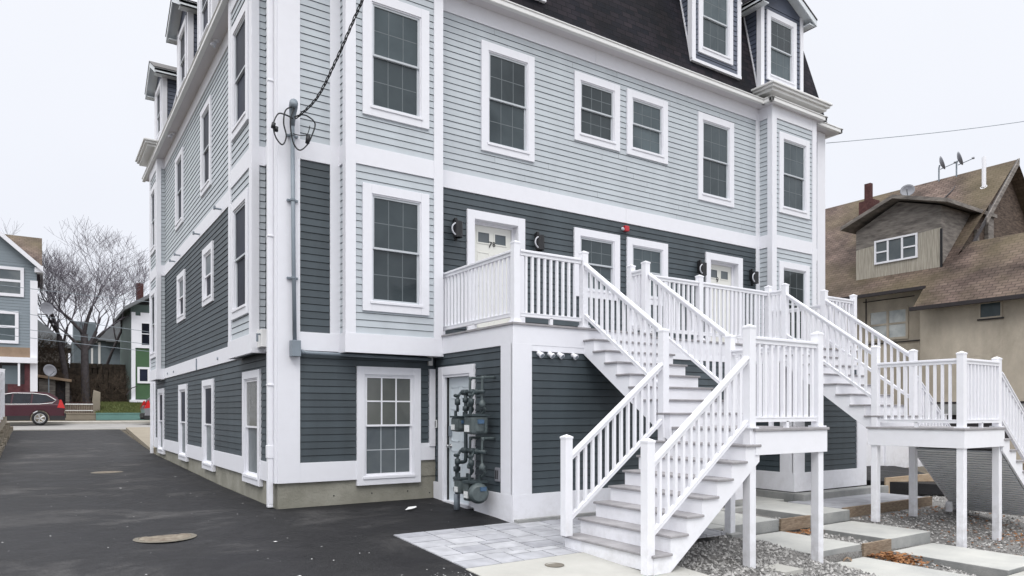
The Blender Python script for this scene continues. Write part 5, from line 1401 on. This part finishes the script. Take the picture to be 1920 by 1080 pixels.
# bare trees
def tree(name, lab, x, y, z, trunk, L1, spread, seed, r0, lean=(0, 0), gen=6, tw='twig', minr=.0075, ratio=(.70, .88), fork=4, up=.24):
    rnd = random.Random(seed)
    t = thing(name, lab, 'tree', (x, y, z), 'bare trees across the street')
    tr = MB(); cr = MB()
    def grow(p, d, L, r, g):
        pts = [p]; rs = [r]; q = d.copy(); n = 4 if g == 0 else 3
        for k in range(n):
            w_ = .05 if g == 0 else .13
            q = (q+Vector((rnd.uniform(-1, 1), rnd.uniform(-1, 1), rnd.uniform(-.2, .6)))*w_).normalized()
            pts.append(pts[-1]+q*L/n); rs.append(max(minr*.7, r*(1-.25*(k+1)/n)))
        (tr if g <= 1 else cr).tube(pts, rs, 7 if g <= 1 else (4 if g < 4 else 3), caps=False)
        if g >= gen: return
        kids = fork if g == 0 else (2 if rnd.random() < .5 else 3)
        a0 = rnd.uniform(0, 6.28)
        for k in range(kids):
            a = a0+6.28*k/kids+rnd.uniform(-.5, .5)
            side = Vector((math.cos(a), math.sin(a)*.7, 0))
            nd = (q+side*spread*rnd.uniform(.45, 1.15)+Vector((0, 0, up if g else .1))).normalized()
            st = pts[-1] if k < 2 else pts[rnd.choice((1, 2) if g else (3, 2))]
            grow(st, nd, (L1 if g == 0 else L)*rnd.uniform(*ratio), max(minr, rs[-1]*rnd.uniform(.5, .72)), g+1)
        for k in range(2 if g >= 2 else 0):
            a = rnd.uniform(0, 6.28); nd = (q*.6+Vector((math.cos(a), math.sin(a), .4))).normalized()
            pp = pts[rnd.choice((1, 2))]; cr.tube([pp, pp+nd*L*.4, pp+nd*L*.7+Vector((0, 0, .1))], [minr, minr*.8, minr*.6], 3, caps=False)
    grow(Vector((x, y, z-.1)), Vector((lean[0], lean[1], 1)).normalized(), trunk, r0, 0)
    tr.build('trunk', M['bark'], t, smooth=True, recalc=False); cr.build('crown', M[tw], t, recalc=False)
    return t
tree('bare_tree', 'tallest bare tree with wide domed crown in the middle of the gap', -.72, 39, 2.0, 4.3, 1.95, .90, 21, .25, gen=7, fork=6, ratio=(.72, .89), up=.12)
tree('bare_tree', 'bare forked tree leaning left beside the blue grey house', -1.55, 39.5, 2.0, 4.2, 2.2, .60, 5, .19, lean=(-.16, 0), gen=5, fork=4)
tree('bare_tree', 'slender bare tree whose branches touch the dark building corner at right', .55, 44, 4.2, 3.0, 1.9, .62, 9, .10, lean=(.30, 0), gen=6, fork=3)
tree('bare_tree', 'distant pale bare tree behind the blue grey house roof', -5.5, 56, 4.3, 4.2, 2.4, .7, 14, .14, gen=6)
tree('bare_tree', 'faint bare tree behind the roof gap at far left', -2.6, 58, 4.3, 4.2, 2.4, .7, 33, .13, gen=6)

# brush along the bank
mb = MB(); rnd = random.Random(6)
for k in range(900):
    x = rnd.uniform(-3.3, 1.9); y = rnd.uniform(38.4, 40.4); z = H(x, y)+rnd.uniform(-.1, 1.6)
    d = Vector((rnd.uniform(-1, 1), rnd.uniform(-.5, .5), rnd.uniform(.2, 1.4))).normalized(); L = rnd.uniform(.3, .9)
    p = Vector((x, y, z)); mb.tube([p, p+d*L*.5, p+d*L+Vector((rnd.uniform(-.1, .1), 0, rnd.uniform(-.1, .1)))], [.012, .009, .004], 3, caps=False)
for k in range(500):
    x = rnd.uniform(-3.4, -1.6); y = rnd.uniform(42.9, 44); z = 4.1+rnd.uniform(0, 1.8)
    d = Vector((rnd.uniform(-1, 1), rnd.uniform(-.5, .5), rnd.uniform(.2, 1.4))).normalized(); L = rnd.uniform(.4, 1.2)
    p = Vector((x, y, z)); mb.tube([p, p+d*L*.5, p+d*L], [.014, .01, .005], 3, caps=False)
tag(mb.build('brush', M['twigbrown'], None, recalc=False), 'tangled leafless brown brush growing over the stone bank', 'brush', kind='stuff')
mb = MB(); rnd = random.Random(16)
for k in range(3500):
    x = rnd.uniform(-.4, 2.3); y = rnd.uniform(35.35, 38.4); z = H(x, y)
    a = rnd.uniform(-.06, .06); mb.poly([(x-.012, y, z), (x+.012, y, z), (x+a, y+rnd.uniform(-.04, .04), z+rnd.uniform(.08, .2))])
tag(mb.build('grass', M['grass'], None, recalc=False), 'short rough green grass on the lawn behind the teal wall', 'grass', kind='stuff')
# utility wires across the street
wl = [((-9, 30, 7.7), (9, 30, 7.1), .15, 'thin utility wire crossing the bare crowns, highest of the four'), ((-9, 30, 6.8), (9, 30, 5.0), .1, 'sagging black utility wire crossing the blue grey house window'),
      ((-9, 30, 5.95), (9, 30, 4.5), .1, 'black utility wire passing just above the green panel'), ((-9, 30, 5.55), (9, 30, 4.15), .1, 'lowest utility wire over the street')]
for (A, B, s, lab) in wl:
    A, B = Vector(A), Vector(B); mb = MB(); mb.tube([A.lerp(B, k/16)-Vector((0, 0, s*math.sin(math.pi*k/16))) for k in range(17)], .013, 5)
    tag(mb.build('utility_wire', M['conduit'], None), lab, 'wire')

# ---------------------------------------------------------------- cars
def suv(x_rear, y, z, sgn, paint, lab):
    """side profile in (s, h) with s from the rear bumper forwards; sgn: +1 faces +X"""
    t = thing('parked_car', lab, 'car', (x_rear+sgn*2.2, y, z), 'cars parked across the street')
    def P(s, yy, h): return (x_rear+sgn*s, y+yy, z+h)
    hw = .90
    low = [(0, .42), (.02, .62), (.0, .86), (.06, 1.02), (.30, 1.08), (1.2, 1.06), (2.4, 1.03), (3.35, 1.0), (3.9, .93), (4.35, .80), (4.5, .62), (4.5, .36), (4.2, .26), (.3, .27)]
    arch = lambda c: [(c+.40*math.cos(a), .34+.40*math.sin(a)) for a in [math.pi*k/8 for k in range(9)]]
    # body side with wheel arches cut, skinned to a shell
    outline = [(0, .42), (.02, .62), (-.02, .84), (.05, 1.0), (.35, 1.05), (1.3, 1.04), (2.5, 1.01), (3.4, .98), (3.95, .92), (4.35, .80), (4.52, .6), (4.52, .34), (4.35, .27)]
    outline += [(4.02, .27)]+[(3.62+.40*math.cos(a), .34+.40*math.sin(a)) for a in [math.pi*k/8 for k in range(9)]][0:]+[(3.22, .27), (1.43, .27)]
    outline += [(1.03+.40*math.cos(a), .34+.40*math.sin(a)) for a in [math.pi*k/8 for k in range(9)]]+[(.63, .27), (.25, .3)]
    mb = MB(); mb.prism([P(s, -hw, h) for s, h in outline], (0, 2*hw, 0)); mb.build('body', paint, t, bevel=.05)
    cab = [(.12, 1.0), (.30, 1.36), (.62, 1.60), (1.2, 1.66), (2.1, 1.64), (2.75, 1.50), (3.45, .99)]
    mb = MB(); n = len(cab)
    for (sa, ha), (sb, hb) in zip(cab, cab[1:]):
        ia, ib = .80-.16*max(0, (ha-1.0)/.66), .80-.16*max(0, (hb-1.0)/.66)
        mb.poly([P(sa, -ia-.06, ha), P(sb, -ib-.06, hb), P(sb, ib+.06, hb), P(sa, ia+.06, ha)])
    for sg in (-1, 1):
        mb.poly([P(s, sg*(.86-.16*max(0, (h-1.0)/.66)), h) for s, h in cab])
    mb.build('cabin', paint, t)
    for sg in (-1, 1):
        for i, win in enumerate(([(.42, 1.22), (.78, 1.47), (1.30, 1.54), (1.36, 1.08), (1.05, 1.08)], [(1.42, 1.08), (1.38, 1.545), (2.08, 1.545), (2.16, 1.07)], [(2.22, 1.07), (2.16, 1.53), (2.62, 1.45), (3.15, 1.07)])):
            mb = MB(); mb.poly([P(s, sg*(.875-.16*max(0, (h-1.0)/.66)), h) for s, h in win]); mb.build('side_window', M['carglass'], t, recalc=False)
        mb = MB(); tp = [(3.2, 1.05), (2.66, 1.48), (2.1, 1.58), (1.3, 1.575), (.74, 1.50), (.36, 1.24), (.52, 1.10), (1.05, 1.045), (2.2, 1.03), (3.2, 1.04)]
        mb.tube([P(s, sg*(.885-.16*max(0, (h-1.0)/.66)), h) for s, h in tp], .016, 6); mb.build('window_trim', M['cartrim'], t)
        mb = MB(); mb.poly([P(s, sg*.905, h) for s, h in ((-.01, .84), (.04, .99), (.14, 1.26), (.21, 1.27), (.26, 1.05), (.32, .88))]); mb.poly([P(-.03, sg*.86, .84), P(-.03, sg*.55, .84), P(.1, sg*.55, 1.2), P(.1, sg*.82, 1.2)])
        mb.build('tail_light', M['tail'], t, recalc=False)
        mb = MB()
        for s0, s1 in ((-.02, .62), (1.44, 3.2), (4.03, 4.5)): mb.poly([P(s0, sg*.907, .25), P(s1, sg*.907, .25), P(s1, sg*.907, .47), P(s0, sg*.907, .47)])
        mb.build('sill_cladding', M['plastic'], t, recalc=False)
        for c in (1.03, 3.62):
            yy = sg*.80
            wb = MB(); wb.lathe(P(c, yy-.11, .345), (0, 1, 0), [(0, .20), (.0, .30), (.02, .345), (.20, .345), (.22, .30), (.22, .20)], 28); wh = wb.build('wheel', M['tyre'], t)
            rb = MB(); yf = yy+sg*.105
            rb.lathe(P(c, yf, .345), (0, sg, 0), [(-.03, .235), (.008, .235), (.008, .205), (-.02, .20)], 28)
            rb.lathe(P(c, yf, .345), (0, sg, 0), [(-.02, .05), (.004, .05), (.006, .0)], 12)
            for k in range(5):
                for dl in (-.13, .13):
                    a = 2*math.pi*k/5; a2 = a+dl
                    p0 = Vector(P(c+.035*math.cos(a), yf-.004*sg, .345+.035*math.sin(a))); p1 = Vector(P(c+.215*math.cos(a2), yf-.004*sg, .345+.215*math.sin(a2)))
                    rb.tube([p0, p1], [.020, .016], 5)
            rb.build('rim', M['rim'], wh)
    mb = MB(); mb.box(min(P(-.06, 0, 0)[0], P(.1, 0, 0)[0]), max(P(-.06, 0, 0)[0], P(.1, 0, 0)[0]), y-.82, y+.82, z+.36, z+.60); mb.build('bumper', M['plastic'], t, bevel=.04)
    mb = MB(); mb.poly([P(.27, -.62, 1.28), P(.27, .62, 1.28), P(.10, .68, 1.04), P(.10, -.68, 1.04)]); mb.build('rear_window', M['carglass'], t, recalc=False)
    return t
suv(-2.02, 31.6, .83, -1, M['carred'], 'maroon suv parked across the street behind the white fence')
suv(1.50, 31.3, .83, 1, M['cargrey'], 'silver car with only its tail showing beside the dark building corner')

# ---------------------------------------------------------------- camera, light, world
cam = bpy.data.cameras.new('camera'); co = bpy.data.objects.new('camera', cam); COL.objects.link(co)
co.location = CAM; co.rotation_euler = (R(90), 0, R(-33.6))
cam.sensor_width = 36; cam.lens = 1331/1920*36; cam.shift_y = (772-540)/1920; cam.clip_end = 2000; cam.clip_start = .05
SC.camera = co
SUN_EL, SUN_AZ = R(48), R(215)
sun = bpy.data.lights.new('sun', 'SUN'); so = bpy.data.objects.new('sun', sun); COL.objects.link(so)
sun.energy = 1.0; sun.angle = R(25); sun.color = (1, .97, .93)
dv = Vector((math.sin(SUN_AZ)*math.cos(SUN_EL), math.cos(SUN_AZ)*math.cos(SUN_EL), math.sin(SUN_EL)))
so.rotation_euler = dv.to_track_quat('Z', 'Y').to_euler(); so.location = (0, -20, 30)
w = bpy.data.worlds.new('World'); SC.world = w; w.use_nodes = True
nt = w.node_tree; N, L = nt.nodes.new, nt.links.new
bg = nt.nodes['Background']; bg.inputs['Strength'].default_value = .1
sky = N('ShaderNodeTexSky'); sky.sky_type = 'NISHITA'; sky.sun_disc = False; sky.sun_elevation = SUN_EL; sky.sun_rotation = SUN_AZ
# overcast layer: bright overhead, paler towards the horizon, faint cloud mottling
tc = N('ShaderNodeTexCoord'); sep = N('ShaderNodeSeparateXYZ'); L(tc.outputs['Generated'], sep.inputs[0])
cr = N('ShaderNodeValToRGB'); e = cr.color_ramp.elements
e[0].position = 0; e[0].color = (.350, .358, .386, 1); e[1].position = 1; e[1].color = (1.25, 1.25, 1.26, 1)
for p, c in ((.12, (.354, .362, .390)), (.48, (.372, .380, .402)), (.64, (.86, .865, .88))):
    q = cr.color_ramp.elements.new(p); q.color = (*c, 1)
L(sep.outputs['Z'], cr.inputs[0])
nz = N('ShaderNodeTexNoise'); nz.inputs['Scale'].default_value = 2.2; nz.inputs['Detail'].default_value = 3; L(tc.outputs['Generated'], nz.inputs['Vector'])
mr = N('ShaderNodeMapRange'); mr.inputs['To Min'].default_value = 24.6; mr.inputs['To Max'].default_value = 27.8; L(nz.outputs['Fac'], mr.inputs[0])
sc_ = N('ShaderNodeVectorMath'); sc_.operation = 'SCALE'; L(cr.outputs[0], sc_.inputs[0]); L(mr.outputs[0], sc_.inputs['Scale'])
mx = N('ShaderNodeMix'); mx.data_type = 'RGBA'; mx.inputs['Factor'].default_value = .93
L(sky.outputs[0], mx.inputs[6]); L(sc_.outputs[0], mx.inputs[7]); L(mx.outputs[2], bg.inputs['Color'])
SC.view_settings.view_transform = 'Standard'; SC.view_settings.look = 'None'; SC.view_settings.exposure = 0; SC.view_settings.gamma = 1
SC.cycles.max_bounces = 8
